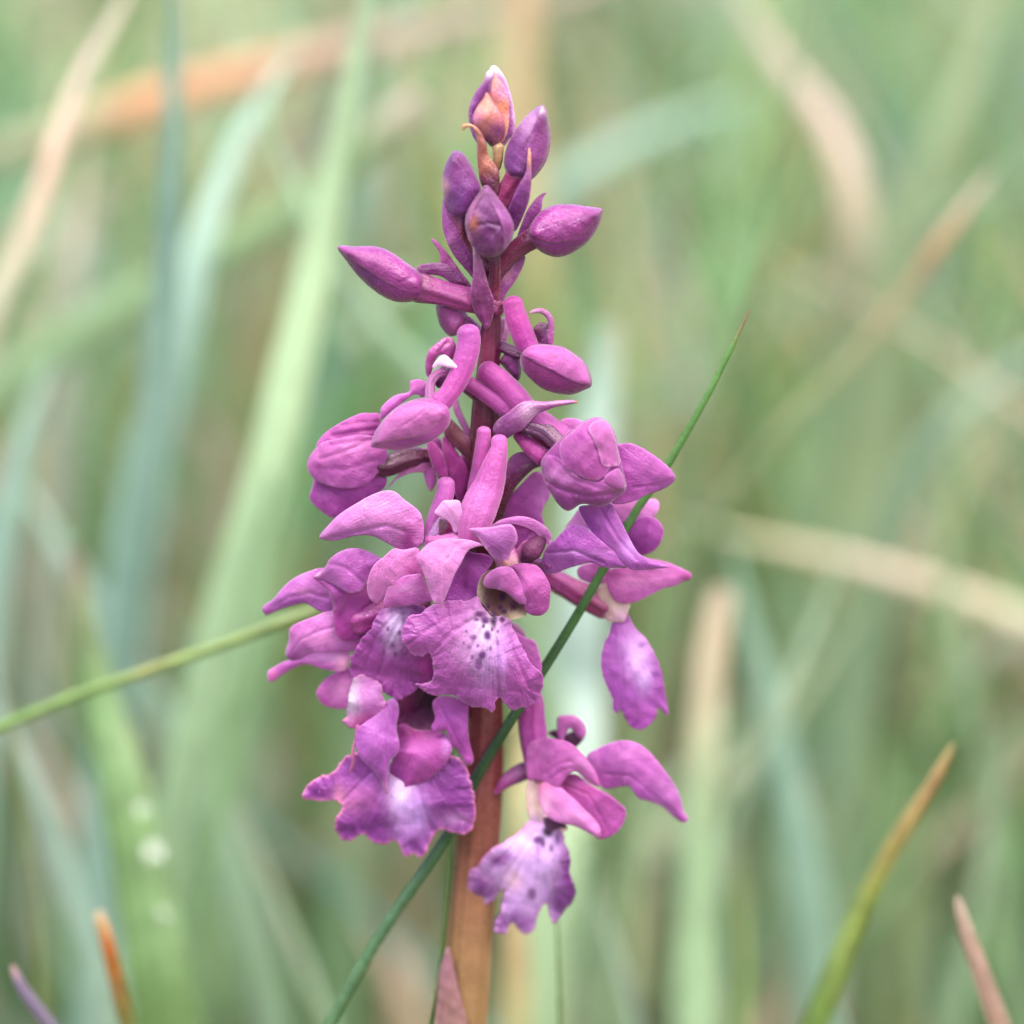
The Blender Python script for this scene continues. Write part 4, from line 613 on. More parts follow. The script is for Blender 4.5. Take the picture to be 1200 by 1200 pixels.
# --- back-side flowers that keep the spike full when seen from the side
for (px, py, zz, sgn, s_) in ((596, 470, -34, 1, 1.0), (548, 560, -40, -1, 1.1), (600, 640, -44, 1, 1.2), (545, 700, -46, -1, 1.2), (590, 745, -48, 1, 1.1)):
    f_ = (px, py, .24*s_)
    b = flower('flower', f_, [(-60*sgn, 40, zz+30, 40), (0, -10, zz+8, 46), (40*sgn, 10, zz-8, 46)], [(130, 30, 96), (150, 44, 124)])
    petal(f_, 'sepal', b, [(0, -60), (60*sgn, -50), (100*sgn, 0), (90*sgn, 60), (40*sgn, 90), (0, 60), (-20*sgn, 0)], [(20*sgn, -20, zz-16), (50*sgn, 50, zz-22)], (160, 56, 142), drop=6)
    petal(f_, 'lip', b, [(-40*sgn, 40), (20*sgn, 30), (80*sgn, 60), (70*sgn, 120), (30*sgn, 160), (-30*sgn, 150), (-60*sgn, 100)], [(0, 60, zz-24), (10*sgn, 120, zz-34)], (160, 66, 152), drop=8, rough=.8, ruf=2)

# translucent bract at the foot of the visible stem
petal(Q, 'bract', orchid, [(178, 840), (160, 880), (140, 960), (130, 1060), (120, 1200), (118, 1400), (280, 1400), (268, 1200), (240, 1080), (210, 950), (190, 860)], [(180, 860, 32), (180, 1000, 36), (195, 1350, 38)], (178, 142, 136), drop=7, spots=[(175, 900, 60, (176, 128, 146), .6, 100), (200, 1250, 90, (170, 140, 110), .5, 160)], mat=M_PETAL)

# ------------------------------------------------------------------ ground
def flat_mat(name, c0, c1, scale, rough=.95):
    m, t, b, out = nodes_of(name); N = t.nodes; L = t.links
    tc = N.new('ShaderNodeTexCoord'); n = N.new('ShaderNodeTexNoise'); n.inputs['Scale'].default_value = scale; n.inputs['Detail'].default_value = 8
    L.new(tc.outputs['Object'], n.inputs['Vector']); r = N.new('ShaderNodeValToRGB')
    r.color_ramp.elements[0].position = .35; r.color_ramp.elements[1].position = .65
    r.color_ramp.elements[0].color = (*lin(c0), 1); r.color_ramp.elements[1].color = (*lin(c1), 1)
    L.new(n.outputs['Fac'], r.inputs[0]); L.new(r.outputs[0], b.inputs['Base Color']); b.inputs['Roughness'].default_value = rough
    bp = N.new('ShaderNodeBump'); bp.inputs['Distance'].default_value = .004; L.new(n.outputs['Fac'], bp.inputs['Height']); L.new(bp.outputs[0], b.inputs['Normal'])
    return m
M_SOIL = flat_mat('soil', (84, 76, 54), (112, 108, 70), 60)
xs = np.concatenate([-np.geomspace(60, .6, 14), np.linspace(-.5, .5, 30), np.geomspace(.6, 60, 14)]); ys = xs + .4
gx, gy = np.meshgrid(xs, ys); gz = .004*wob(gx, gy, 3, 25)*(np.hypot(gx, gy) < 2) - .004
nv = len(xs); Vg = np.stack([gx.ravel(), gy.ravel(), gz.ravel()], 1)
Fg = [(i*nv+j, i*nv+j+1, (i+1)*nv+j+1, (i+1)*nv+j) for i in range(nv-1) for j in range(nv-1)]
g = make_mesh('ground', Vg, Fg, M_SOIL); g['kind'] = 'structure'

M_NEAR = tissue('near_grass_tissue', rough=.32, spec=.6, trans=.2, vein=.22, mott=.22, fine=3000, bump=.35, veinscale=(22, 1.1))

# ------------------------------------------------------------------ grass blades
def blade_geo(cl, wid, ncol=5, fold=.35, roll=0.0, thick=.00022, ref=None):
    """closed folded ribbon along a world polyline"""
    cl = np.asarray(cl); n = len(cl); tg = np.gradient(cl, axis=0); tg /= np.linalg.norm(tg, axis=1, keepdims=True)
    ref = -Fv if ref is None else ref
    u = np.linspace(-1, 1, ncol); V = []; Vb = []; UV = []
    L = np.concatenate([[0], np.cumsum(np.linalg.norm(np.diff(cl, axis=0), axis=1))])
    for i in range(n):
        s = np.cross(tg[i], ref); s /= max(np.linalg.norm(s), 1e-6); b = np.cross(s, tg[i])
        rl = roll if np.isscalar(roll) else roll[i]
        s, b = s*math.cos(rl)+b*math.sin(rl), -s*math.sin(rl)+b*math.cos(rl)
        w = wid[i]/2; off = (u*w)[:, None]*s - (np.abs(u)**1.3*w*fold)[:, None]*b
        V.append(cl[i]+off); Vb.append(cl[i]+off-b*thick*(1.05-np.abs(u))[:, None]); UV.append(np.stack([u*.5+.5, np.full(ncol, L[i]*12)], 1))
    V = np.vstack(V+Vb); UV = np.vstack(UV+UV); m = n*ncol; Fc = []
    for i in range(n-1):
        for j in range(ncol-1):
            a = i*ncol+j; Fc.append((a, a+1, a+ncol+1, a+ncol)); Fc.append((m+a, m+a+ncol, m+a+ncol+1, m+a+1))
        a = i*ncol; Fc.append((a, a+ncol, m+a+ncol, m+a)); a = i*ncol+ncol-1; Fc.append((a, m+a, m+a+ncol, a+ncol))
    tv = np.concatenate([np.repeat(L/L[-1], ncol)]*2)
    return V, Fc, UV, tv
def PB(px, py, mm):
    """photo pixel, distance behind the orchid stem in millimetres -> world"""
    d = float(base_depth(py)) + mm/1000.0
    return CAM + d*Fv + (px-600)*K*d/DIST*Rv + (600-py)*K*d/DIST*Uv
def to_ground(cl, lean=None):
    """carry the last point on down to the soil"""
    p = np.array(cl[-1]); q = np.array(cl[-2]); v = (p-q)/np.linalg.norm(p-q)
    v = np.array([v[0], v[1]*.3, min(v[2], -.05)]); out = []
    while p[2] > -.003:
        v = v + np.array([0, 0, -.22]); v /= np.linalg.norm(v); v[:2] *= .93
        p = p + v*.012; out.append(p.copy())
        if len(out) > 60: break
    return out
def blade(label, pts, width, stops, tip=True, roll=0.0, fold=.3, group='grass blades around the orchid', name='grass_shoot', cat='grass shoot', ground=True, mat=None, round_=False, wprof=None):
    """pts from the tip (or the far end) to the base: (px, py, mm behind stem); width in mm"""
    if group:                                            # the loose background stands well behind the flower
        width = width*(1+.12*np.mean([q[2] for q in pts])/(600+np.mean([q[2] for q in pts]))); pts = [(a_, b_, c_*1.12) for a_, b_, c_ in pts]
    p = np.array([PB(*q) for q in pts]); k = len(p)
    c = catmull(p, 26)
    ext = to_ground(list(c)) if ground else []
    cl = np.vstack([c]+[np.array(ext)]) if len(ext) else c
    L = np.concatenate([[0], np.cumsum(np.linalg.norm(np.diff(cl, axis=0), axis=1))]); t = L/L[-1]
    if wprof is None:
        w = np.ones(len(t)) if not tip else np.minimum(1, .06+np.power(np.clip(L/.055, 0, 1), .7))
    else: w = np.interp(L/L[len(c)-1], *wprof)
    w = w*width/1000
    tl = L/L[len(c)-1]
    if round_:
        V, Fc, UV, tv = tube_geo(cl, w/2, -Fv, 12, .8)
        tt = np.concatenate([[0]*4, tl, [tl[-1]]*4]); tt = np.append(np.repeat(tt, 12), [0, tl[-1]])
    else:
        V, Fc, UV, tv = blade_geo(cl, w, 7, fold, roll); tt = np.concatenate([np.repeat(tl, 7)]*2)
    org = cl[-1].copy(); 
    cc = ramp(np.clip(tt, 0, 1), stops)
    if group:                                            # background colours greyed, brightened and lifted towards pale
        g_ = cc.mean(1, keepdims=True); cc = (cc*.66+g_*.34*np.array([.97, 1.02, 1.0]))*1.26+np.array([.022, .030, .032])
    o = mesh_mixed(name, V, Fc, mat or (M_GRASS if group else M_NEAR), None, cc, UV, origin=org)
    o['label'] = label; o['category'] = cat
    if group: o['group'] = group
    return o

GRN = (112, 150, 70); LGR = (140, 172, 96); BGR = (120, 156, 128); PBG = (150, 184, 160); OLV = (132, 140, 62); TAN = (186, 160, 126); CRE = (206, 186, 158); ORG = (204, 132, 56)
SIL = (196, 214, 204); BRN = (140, 100, 80)

# sharp blades
blade('thin dark green blade crossing in front of the orchid stem, reddish tip upper right', [(879, 363, 2), (832, 458, 1), (782, 545, 0), (742, 604, -1), (702, 676, -2), (668, 735, -2.4), (640, 780, -2.6), (600, 843, -3.2), (560, 908, -2.8), (528, 972, -2.75), (490, 1030, -2.9), (440, 1105, -3), (384, 1205, -3)],
      .98, [(0, (140, 90, 76)), (.012, (104, 120, 66)), (.04, (82, 122, 58)), (.2, (76, 116, 52)), (.42, (52, 88, 38)), (.62, (40, 66, 38)), (.75, (58, 88, 60)), (1, (84, 116, 78))], group=None, fold=.5, wprof=([0, .05, .2, .5, 1, 3], [.12, .5, .8, 1, 1.25, 1.4]))
blade('thin dark green blade standing upright behind the left edge of the orchid stem', [(528, 930, -1.2), (527, 990, -2.0), (523, 1060, -2.2), (515, 1140, -2.2), (504, 1205, -2.2)], .85, [(60, 92, 34), (58, 90, 34), (70, 100, 40)], group=None)
blade('thin green stalk standing just right of the stem below the lowest lip', [(651, 1040, 8), (653, 1090, 8), (655, 1150, 8), (656, 1205, 8)], .85, [(110, 120, 50), (84, 110, 44), (100, 120, 56)], group=None)
blade('green grass culm with a yellowish node rising from the left edge to the orchid', [(420, 700, 20), (350, 722, 21), (270, 752, 22), (182, 783, 23), (90, 815, 24), (0, 852, 25), (-70, 884, 26)], 1.15, [(0, (136, 150, 90)), (.4, (122, 146, 78)), (.5, (146, 150, 84)), (.56, (114, 142, 72)), (1, (104, 134, 64))], round_=True, tip=False, group=None, name='grass_culm')
blade('pinkish dry grass spike standing at the lower right corner', [(1121, 1050, 10), (1132, 1090, 10), (1150, 1140, 10), (1172, 1205, 10)], 2.0, [(0, (170, 150, 134)), (.3, (158, 130, 116)), (1, (156, 124, 108))], wprof=([0, .06, .3, 1, 3], [.2, .5, .8, 1.1, 1.3]), group=None)
blade('short purplish grey blade tip at the bottom left corner', [(14, 1132, 10), (24, 1155, 10), (40, 1178, 10), (62, 1206, 10)], 1.3, [(0, (190, 150, 150)), (.25, (120, 100, 130)), (1, (104, 92, 110))], wprof=([0, .1, .4, 1, 3], [.3, .6, .9, 1.1, 1.3]), group=None)
blade('orange brown dead spike with a pale tip at the lower left', [(114, 1068, 17), (122, 1092, 17), (134, 1140, 17), (150, 1206, 17)], 1.6, [(0, (206, 190, 164)), (.12, (196, 150, 100)), (.3, (176, 96, 36)), (.7, (130, 96, 44)), (1, (104, 110, 56))], wprof=([0, .1, .4, 1, 3], [.7, .8, .9, 1.1, 1.2]), group=None)
blade('tapering blade with an orange brown tip fading to yellow green, lower right', [(1117, 872, 22), (1092, 920, 22), (1052, 985, 22), (1012, 1060, 22), (975, 1150, 21), (950, 1215, 21)], 2.5, [(0, (190, 160, 110)), (.12, (164, 128, 82)), (.35, (150, 134, 74)), (.55, (126, 140, 66)), (1, (108, 136, 66))], wprof=([0, .1, .4, 1, 3], [.12, .45, .8, 1.15, 1.3]), group=None, fold=.6)
blade('small purplish brown grass tip at the bottom right beside the orange tipped blade', [(976, 1125, 40), (984, 1150, 40), (992, 1178, 40), (1000, 1210, 40)], 1.1, [(130, 96, 90), (150, 110, 110), (130, 110, 90)], group=None)
blade('small brown grass tip at the left edge below mid height', [(4, 760, 45), (6, 800, 45), (14, 850, 45)], 1.0, [(170, 110, 90), (140, 120, 90), (120, 130, 80)], group=None)

# droplet blade
BIG = [(84, 640, 62), (96, 720, 60), (118, 820, 58), (146, 930, 54), (168, 1040, 52), (186, 1140, 50), (196, 1215, 50)]
blade('broad bright green blade carrying three water drops, left of the orchid', BIG, 7.6, [(0, (120, 100, 96)), (.1, (110, 120, 80)), (.3, (104, 134, 82)), (.7, (108, 138, 84)), (1, (104, 134, 80))], wprof=([0, .1, .3, .6, 1, 3], [.1, .3, .55, .8, 1, 1.1]), group=None, fold=.25)
# mid and far blades: (label, points, width mm, colours, extra)
far = [
 ('long pale green upright blade left of the orchid top, wider towards its foot', [(440, -60, 60), (425, 20, 62), (405, 130, 64), (378, 270, 66), (345, 420, 66), (312, 560, 66), (262, 720, 68), (222, 880, 70), (190, 1010, 72)], 5.4, [(176, 200, 148), (172, 200, 140), (160, 192, 132), (146, 180, 124)], {}),
 ('dry cream stalk with a pinkish stretch leaning across the top left corner', [(170, -60, 75), (140, 10, 75), (95, 90, 74), (62, 180, 72), (30, 270, 72), (0, 350, 72), (-40, 450, 74)], 3.4, [CRE, (200, 180, 156), (214, 172, 140), (196, 186, 150), (180, 180, 130)], {}),
 ('broad dead leaf across the upper left, orange at its near end and beige beyond', [(760, -40, 150), (660, -8, 145), (560, 22, 140), (430, 52, 134), (330, 78, 128), (255, 98, 124), (180, 118, 120), (100, 150, 118), (20, 176, 116), (-80, 215, 116)], 4.6, [(0, (176, 150, 130)), (.35, (176, 146, 126)), (.5, (186, 140, 104)), (.6, (206, 136, 66)), (.74, (212, 142, 70)), (.8, (160, 150, 100)), (1, (130, 150, 90))], {'roll': .3}),
 ('blue green upright blade running from the top edge down the left third', [(205, -60, 66), (203, 60, 66), (200, 200, 66), (190, 380, 68), (172, 560, 70), (150, 720, 74), (128, 880, 78)], 4.4, [BGR, (112, 150, 130), (124, 164, 140), (130, 170, 150)], {}),
 ('pale bluish blade bending down left behind the blue green one', [(345, 60, 90), (300, 130, 88), (262, 210, 86), (232, 300, 84), (206, 420, 84), (176, 540, 86), (150, 700, 88)], 6.2, [PBG, (156, 190, 166), (150, 190, 170), (140, 180, 160)], {'roll': .2}),
 ('green blade with a pale dry tip sloping from the upper middle to the left edge', [(492, 115, 96), (450, 150, 98), (400, 196, 100), (330, 252, 102), (250, 300, 104), (170, 345, 106), (80, 400, 108), (-20, 470, 110)], 4.6, [(0, (200, 180, 150)), (.07, (190, 176, 140)), (.14, (136, 164, 90)), (1, (124, 160, 96))], {'wprof': ([0, .05, .3, 1, 3], [.7, .8, 1, 1.1, 1.2])}),
 ('short yellow green blade tip left of the top bud', [(480, 130, 110), (500, 180, 110), (520, 240, 112), (548, 330, 114)], 4.6, [(150, 160, 96), (156, 170, 60), (146, 160, 60), (130, 150, 70)], {}),
 ('pale teal blade arching over right of the top bud', [(900, 118, 150), (840, 128, 150), (780, 150, 148), (710, 185, 146), (650, 225, 144), (600, 270, 142), (560, 340, 142)], 6.4, [(130, 168, 130), (140, 180, 150), (138, 178, 150), (120, 160, 120)], {'roll': .2}),
 ('pinkish tan dead leaf curving down from the top right of centre', [(846, -50, 128), (880, 20, 128), (930, 90, 126), (975, 150, 124), (998, 220, 122), (1004, 300, 122), (1000, 370, 124), (980, 450, 126)], 5.4, [(176, 166, 140), (180, 156, 136), (190, 156, 138), (180, 156, 120), (150, 156, 100), (120, 150, 90)], {}),
 ('olive blade with a dry orange tip leaning up to the right', [(1162, 203, 74), (1138, 236, 74), (1104, 280, 74), (1060, 345, 76), (1000, 420, 78), (920, 500, 80), (850, 590, 84), (800, 680, 88), (760, 800, 92)], 1.9, [(0, (196, 180, 150)), (.06, (190, 164, 130)), (.13, (206, 136, 70)), (.2, (180, 150, 90)), (.4, (146, 156, 84)), (1, (124, 150, 84))], {'wprof': ([0, .05, .3, 1, 3], [.35, .7, 1, 1.2, 1.3])}),
 ('beige dry blade slanting down to the right edge below mid height', [(780, 606, 108), (880, 632, 108), (990, 655, 108), (1080, 682, 108), (1160, 710, 108), (1260, 752, 108)], 3.6, [(140, 166, 100), (190, 178, 130), (204, 176, 146), (196, 184, 140), (190, 180, 136)], {}),
 ('pale grey pink dead leaf at the right edge below the beige one', [(1100, 800, 120), (1150, 775, 120), (1210, 745, 118), (1280, 720, 118)], 7.4, [(170, 150, 134), (184, 164, 150), (184, 164, 150)], {'ground': False}),
 ('upright blade with a tan upper end and pale green foot right of the orchid', [(848, 690, 72), (838, 740, 72), (830, 810, 72), (824, 900, 72), (820, 1010, 73), (818, 1120, 74), (818, 1215, 74)], 5.2, [(0, (190, 166, 130)), (.1, (196, 170, 130)), (.25, (190, 172, 128)), (.4, (164, 180, 124)), (.6, (156, 190, 130)), (1, (150, 184, 124))], {'wprof': ([0, .1, .4, 1, 3], [.6, .7, .85, 1.2, 1.3])}),
 ('blue green blade widening downward right of the tan tipped one', [(858, 640, 84), (880, 740, 84), (905, 840, 84), (930, 950, 84), (950, 1080, 84), (962, 1215, 85)], 6.2, [(130, 168, 130), (124, 164, 134), (122, 162, 132), (126, 164, 130)], {}),
 ('narrow yellow green blade at the bottom right of the pale upright one', [(862, 980, 62), (868, 1040, 62), (872, 1110, 62), (872, 1215, 62)], 2.4, [(170, 150, 80), (160, 166, 50), (140, 164, 44), (136, 160, 50)], {}),
 ('blue green blade slanting in from the lower left edge', [(-20, 790, 58), (10, 850, 58), (44, 930, 58), (76, 1020, 58), (102, 1110, 58), (122, 1215, 58)], 4.6, [(140, 160, 140), (148, 176, 150), (140, 172, 146), (134, 166, 136)], {}),
 ('grey green blade with a pointed tip low between the droplet blade and the orchid', [(276, 942, 66), (300, 1000, 66), (330, 1070, 66), (358, 1140, 66), (386, 1215, 66)], 3.4, [(170, 160, 120), (146, 168, 124), (140, 164, 120), (130, 156, 104)], {}),
 ('wide leaf with its silvery sheen painted on, behind the right side of the orchid', [(712, 380, 92), (706, 440, 92), (694, 540, 92), (686, 640, 92), (680, 740, 92), (672, 830, 92), (655, 960, 80)], 7.6, [(0, (140, 170, 140)), (.2, (170, 196, 178)), (.45, (160, 186, 168)), (.6, (170, 194, 182)), (.8, (150, 180, 164)), (.9, (150, 180, 130)), (1, (130, 160, 100))], {'wprof': ([0, .1, .4, .8, 1, 3], [.3, .55, .8, 1.15, 1, .6]), 'fold': .15}),  # reflected sky light is put into these pale colour stops
 ('pale sand yellow leaf behind the right edge of the lower stem', [(612, 800, 50), (610, 880, 50), (606, 960, 50), (604, 1060, 52), (606, 1215, 54)], 4.6, [(190, 180, 110), (204, 176, 100), (200, 186, 116), (196, 160, 90), (180, 176, 100)], {}),
 ('tan brown upright leaf behind the topmost bud', [(612, -60, 140), (610, 20, 140), (606, 90, 140), (614, 200, 140), (626, 320, 140), (634, 450, 142)], 4.8, [(196, 160, 100), (196, 160, 104), (196, 156, 90), (176, 160, 80), (170, 166, 70), (130, 150, 80)], {'tip': False}),
 ('tan upright stalk in the right half at mid height', [(770, 180, 170), (785, 280, 170), (800, 380, 170), (812, 480, 170), (820, 560, 172)], 6.2, [(150, 160, 120), (176, 156, 130), (176, 164, 128), (150, 160, 110)], {}),
 ('broad green blade leaning right across the lower left background', [(600, 420, 130), (540, 380, 130), (470, 330, 128), (410, 400, 126)], 4.6, [GRN, (126, 160, 100), (130, 166, 110)], {'ground': False}),
 ('long grey green blade falling from mid left to the bottom', [(20, 560, 96), (70, 640, 94), (130, 740, 92), (200, 860, 92), (260, 990, 92), (300, 1120, 92)], 5.2, [PBG, (136, 170, 140), (124, 160, 120), (120, 154, 110)], {}),
 ('pale green blade leaning right over the lower left', [(336, 560, 104), (320, 680, 104), (286, 800, 104), (250, 940, 104), (230, 1100, 104)], 6.6, [(130, 166, 100), (128, 166, 104), (126, 164, 100)], {}),
 ('grey beige blade leaning right in the lower right background', [(1010, 700, 110), (950, 800, 110), (890, 880, 108), (800, 960, 106), (720, 1060, 104), (680, 1160, 104)], 3.8, [(150, 160, 110), (146, 160, 110), (140, 150, 104)], {}),
 ('pale grey green short blade bottom centre right of the stem', [(690, 1040, 64), (712, 1090, 64), (730, 1150, 64), (745, 1215, 64)], 4.0, [(150, 166, 140), (140, 164, 130), (134, 160, 124)], {}),
 ('wide pale aqua blade at the far left edge around mid height', [(60, 420, 84), (30, 500, 84), (8, 590, 86), (-10, 690, 88)], 6.0, [(150, 186, 150), (166, 204, 186), (156, 190, 170)], {}),
 ('long thin green blade leaning left across the upper right', [(960, -40, 70), (930, 90, 70), (895, 240, 72), (872, 330, 72), (830, 480, 74), (790, 640, 78)], 1.5, [(116, 150, 80), (120, 156, 84), (116, 150, 80)], {}),
 ('pale olive blade falling down the top right corner', [(1200, -60, 140), (1150, 60, 140), (1095, 190, 140), (1050, 330, 142), (1030, 470, 144)], 7.0, [(150, 166, 104), (146, 164, 104), (140, 160, 100)], {}),
 ('grey green blade slanting at the right edge at mid height', [(1260, 380, 120), (1180, 440, 120), (1110, 500, 120), (1060, 580, 122), (1030, 680, 124)], 6.0, [(130, 162, 130), (126, 160, 120), (120, 150, 100)], {}),
 ('slim pale green blade crossing from upper left down to the right, left of the buds', [(300, 100, 80), (330, 190, 80), (380, 290, 80), (440, 380, 82), (500, 450, 84), (560, 560, 86)], 3.6, [(150, 180, 130), (140, 176, 130), (130, 164, 110)], {}),
 ('dull pink dry leaf patch low behind the left droplet blade', [(30, 860, 120), (70, 920, 120), (110, 990, 120), (140, 1080, 120)], 6.0, [(184, 156, 140), (188, 160, 146), (170, 150, 130)], {}),
 ('brown pink dead leaf low in the left background under the pale blades', [(225, 480, 150), (250, 530, 150), (270, 600, 150), (280, 680, 150)], 7.0, [(160, 150, 130), (176, 150, 138), (150, 150, 120)], {}),
 ('short cream seed stalk tip high at the left edge', [(120, 200, 130), (110, 240, 130), (96, 290, 130), (84, 360, 130)], 5.5, [(170, 150, 140), (180, 156, 146), (150, 150, 124)], {}),
 ('green blade crossing low from the left of the stem towards the lower left corner', [(250, 960, 60), (264, 860, 62), (286, 800, 62), (300, 700, 64), (318, 560, 66), (322, 440, 68)][::-1], 2.2, [(104, 144, 84), (110, 150, 80), (104, 144, 74)], {}),
 ('yellow green blade standing low right of the stem foot', [(740, 880, 120), (760, 960, 118), (748, 1060, 116), (720, 1215, 114)], 4.6, [(150, 166, 110), (166, 170, 110), (150, 160, 90)], {}),
 ('slim olive blade rising at the right edge near the bottom', [(1190, 820, 84), (1170, 920, 84), (1150, 1030, 84), (1120, 1215, 84)], 3.0, [(140, 160, 120), (130, 156, 110), (120, 150, 96)], {}),
 ('soft green blade leaning left in the right half below the tan leaf', [(1080, 560, 100), (1110, 680, 100), (1130, 800, 100), (1160, 940, 102)], 3.6, [(140, 166, 110), (130, 160, 104), (120, 150, 90)], {}),
 ('pale grey blade crossing the lower right from the upper right', [(1000, 600, 76), (960, 720, 76), (900, 860, 76), (850, 1000, 78), (820, 1100, 78)], 2.4, [(150, 176, 140), (150, 174, 134), (140, 164, 120)], {}),
]
for lab, pts, wd, st, kw in far:
    kw = dict(kw); kw.setdefault('fold', .25); wd = wd*.88
    blade(lab, pts, wd, st, **kw)

# water drops resting on the broad blade
md, t_, b_, out_ = nodes_of('water'); b_.inputs['Base Color'].default_value = (1, 1, 1, 1); b_.inputs['Roughness'].default_value = 0.02
b_.inputs['IOR'].default_value = 1.33; b_.inputs['Transmission Weight'].default_value = .7
md2 = md.copy(); md2.name = 'dew'; md2.node_tree.nodes['Principled BSDF'].inputs['Transmission Weight'].default_value = .97
md.node_tree.nodes['Principled BSDF'].inputs['Transmission Weight'].default_value = .85  # slightly white body stands in for the bright glint of the drops
def drop(name, label, pos, r, nrm, group, md=md):
    V = []; n1, n2 = 12, 20
    for i in range(n1+1):
        th = math.pi*i/n1
        for j in range(n2): ph = 2*math.pi*j/n2; V.append((math.sin(th)*math.cos(ph), math.sin(th)*math.sin(ph), math.cos(th)))
    V = np.array(V)*r; V[:, 2] *= .72; V[:, 2] = np.maximum(V[:, 2], -.35*r)
    nrm = Vector(nrm).normalized(); R = np.array(nrm.to_track_quat('Z', 'Y').to_matrix()); V = V @ R.T + np.array(pos)
    Fc = [(i*n2+j, (i+1)*n2+j, (i+1)*n2+(j+1) % n2, i*n2+(j+1) % n2) for i in range(n1) for j in range(n2)]
    o = make_mesh(name, V, Fc, md, origin=pos); o['label'] = label; o['category'] = 'water drop'; o['group'] = group
    return o
for (px, py, r, lab) in ((166, 948, .00065, 'upper of three water drops on the broad green blade'), (180, 997, .0011, 'brightest, middle water drop on the broad green blade'), (192, 1070, .00055, 'lowest, faintest water drop on the broad green blade')):
    drop('water_drop', lab, PB(px, py, 51), r, -Fv+np.array([0, 0, .6]), 'water drops on the broad blade')

# fine dew on the petals
bpy.context.view_layer.update(); dg = bpy.context.evaluated_depsgraph_get()
dews = [(C, 266, 116, 1.6, 'dew drop on the upper right flower spur'), (C, 480, 372, 1.9, 'dew drop on the upper right closed sepal'), (C, 580, 1078, 1.9, 'dew drop low on the left of the plump right-hand flower'), (C, 722, 1078, 1.8, 'dew drop low on the right of the plump right-hand flower'),
        (C, 545, 880, 1.7, 'dew drop in the middle of the plump right-hand flower'), (B, 650, 740, 1.7, 'dew drop on the closed sepal left of the stem'), (B, 540, 830, 1.6, 'dew drop near the tip of the closed sepal left of the stem'), (E, 350, 492, 1.9, 'dew drop on the pale drooping petal in the middle'),
        (E, 590, 335, 1.6, 'dew drop on the folded hood of the centre flower'), (KK, 397, 432, 1.9, 'dew drop on the left of the broad centre lip'), (KK, 325, 375, 1.4, 'tiny dew drop on the left lobe of the broad centre lip'), (KK, 290, 560, 1.4, 'dew drop at the left rim of the broad centre lip'), (KK, 780, 712, 1.9, 'dew drop low on the broad centre lip'), (KK, 620, 668, 2.0, 'dew drop on the lower middle of the broad centre lip'),
        (KK, 850, 492, 1.5, 'dew drop on the right of the broad centre lip'), (G, 755, 560, 1.5, 'dew drop on the magenta sepal of the lower left flower'), (F, 410, 345, 1.5, 'dew drop on the violet petal right of centre'), (C, 150, 515, 2.2, 'dew drop on the thick spur right of the stem'), (LL, 705, 548, 1.7, 'dew drop on the standing spur finger'), (A, 640, 680, 2.0, 'dew drop on the front violet bud')]
for fq, x_, y_, r_, lab in dews:
    px, py = fr(fq, [(x_, y_)])[0]; d_ = PB(px, py, 0)-CAM; d_ /= np.linalg.norm(d_)
    ok, loc, nr, idx, ob, mt = S.ray_cast(dg, Vector(CAM), Vector(d_))
    if ok and ob.name.split('.')[0] not in ('ground', 'grass', 'grass_shoot'):
        drop('dew_drop', lab, np.array(loc), r_*K, nr, 'dew drops on the orchid', md2)

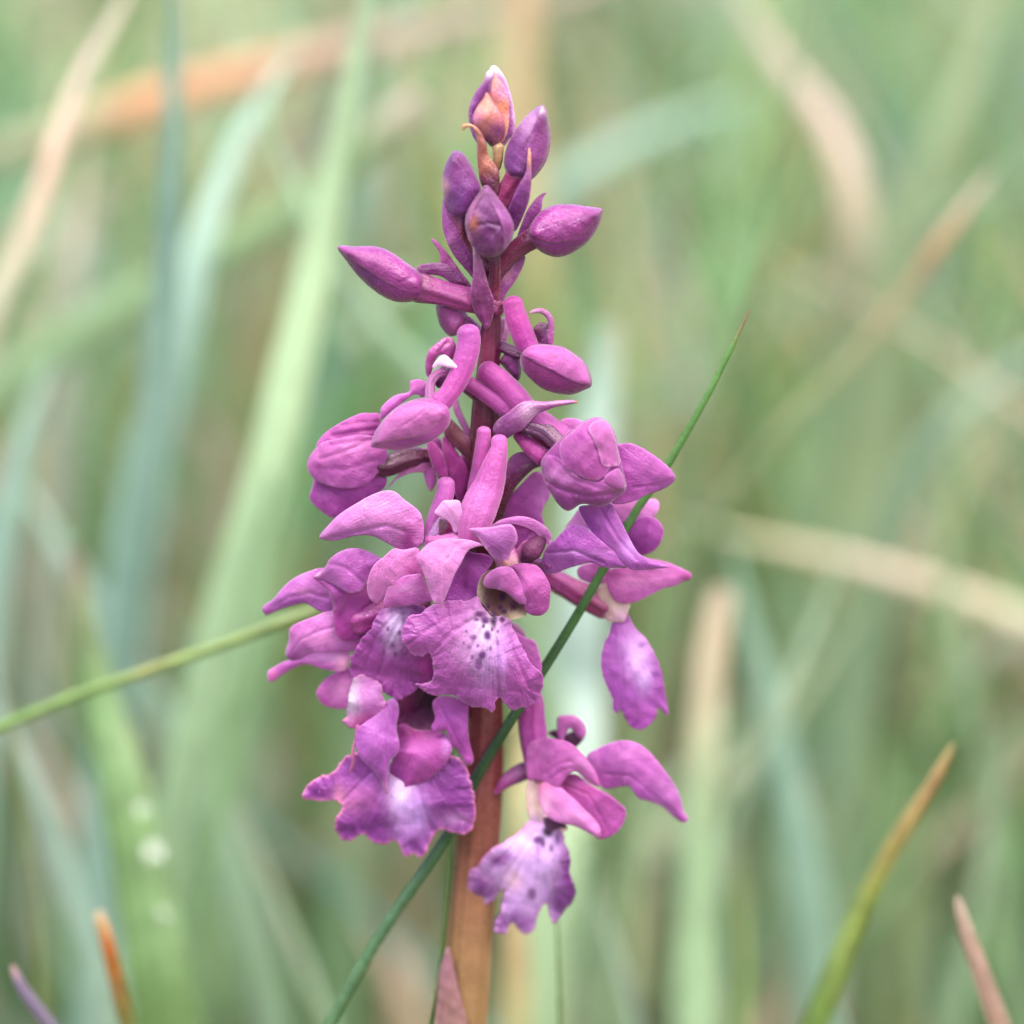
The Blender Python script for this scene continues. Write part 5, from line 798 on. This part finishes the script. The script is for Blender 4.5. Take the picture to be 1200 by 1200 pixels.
# ------------------------------------------------------------------ the meadow behind: too many blades to count
def meadow(n, seed, area, hr, wr, palette, name, label):
    r = np.random.default_rng(seed); Vs, Fs, Cs, Us = [], [], [], []; base = 0; ns = 9; nc = 3
    pal = [lin(c) for c in palette[0]]; pw = np.array(palette[1], float); pw /= pw.sum()
    cnt = 0
    while cnt < n:
        x, y = area(r)
        h = r.uniform(*hr); w = r.uniform(*wr)/1000; az = r.uniform(0, 2*math.pi); lean = r.uniform(.05, .75)*h; bow = r.uniform(.6, 2.2)
        t = np.linspace(0, 1, ns)
        cl = np.stack([x+math.cos(az)*lean*t**(1+bow*.5), y+math.sin(az)*lean*t**(1+bow*.5), -.003+h*(t-.28*(lean/h)*t**3)], 1)
        # keep the space between camera and orchid, and round the orchid itself, clear
        if np.any((cl[:, 1] < S0[1]+.095) & (np.abs(cl[:, 0]) < .075) & (cl[:, 2] > .085 - (cl[:, 1]-S0[1])*.2) & (cl[:, 1] > CAM[1]-.02)): continue
        if np.hypot(x-foot[0], y-foot[1]) < .012: continue
        cnt += 1
        f = r.uniform(0, math.pi); tg = np.gradient(cl, axis=0); tg /= np.linalg.norm(tg, axis=1, keepdims=True)
        sd_ = np.array([math.cos(f), math.sin(f)*.6, 0]); s = sd_ - (tg@sd_)[:, None]*tg; s /= np.linalg.norm(s, axis=1, keepdims=True); b = np.cross(s, tg)
        ww = w*np.clip((1-t)*1.7, .03, 1)**.8*(.75+.25*np.minimum(1, t*4))
        V = np.concatenate([cl-s*ww[:, None]/2, cl-b*ww[:, None]*.12, cl+s*ww[:, None]/2])
        c0 = pal[r.choice(len(pal), p=pw)]*r.uniform(.5, 1.6); c1 = c0*r.uniform(.85, 1.1)
        if r.random() < .22: c1 = lin((196, 160, 104))
        C_ = c0[None]*(1-t[:, None]**3)+c1[None]*t[:, None]**3
        Vs.append(V); Cs.append(np.tile(C_, (3, 1))); Us.append(np.stack([np.repeat([0, .5, 1], ns), np.tile(t*3, 3)], 1))
        for j in range(2):
            a = base+j*ns+np.arange(ns-1); q = base+(j+1)*ns+np.arange(ns-1); Fs.append(np.stack([a, a+1, q+1, q], 1))
        base += 3*ns
    o = make_mesh(name, np.vstack(Vs), np.vstack(Fs), M_GRASS, None, np.vstack(Cs), np.vstack(Us))
    o['kind'] = 'stuff'; o['label'] = label; o['category'] = 'grass'
PALT = ([(120, 162, 108), (136, 178, 128), (152, 188, 158), (144, 178, 166), (106, 150, 90), (146, 166, 118), (196, 180, 154), (182, 158, 140), (92, 120, 72)], [6, 6, 4.5, 3, 5, 4, 3.4, 3.2, 3])
y0 = S0[1]
meadow(2800, 5, lambda r: (r.uniform(-.26, .26), y0+.20+r.random()**1.1*.42), (.11, .25), (2.2, 6), PALT, 'grass', 'dense blurred green meadow grass filling the background')
meadow(2600, 6, lambda r: ((lambda y: (r.uniform(-1, 1)*(.5+.5*(y-y0)), y))(y0+.5+r.random()*1.4)), (.12, .28), (3, 8), PALT, 'grass', 'tall meadow grass far behind the orchid')
meadow(620, 15, lambda r: (r.uniform(-.16, .16), y0+r.uniform(.13, .26)), (.10, .22), (1.0, 3.2), PALT, 'grass', 'loose fine grass criss-crossing close behind the orchid')
meadow(1800, 8, lambda r: (r.uniform(-.5, .5), y0+r.uniform(-.5, .2)), (.03, .10), (1.5, 4), PALT, 'grass', 'short meadow grass round the foot of the orchid')
meadow(900, 9, lambda r: (r.choice([-1, 1])*r.uniform(.10, .5), y0+r.uniform(-.1, .3)), (.10, .22), (2, 6), PALT, 'grass', 'meadow grass to either side of the orchid')

for o in bpy.data.objects:
    if '_o' in o: del o['_o']
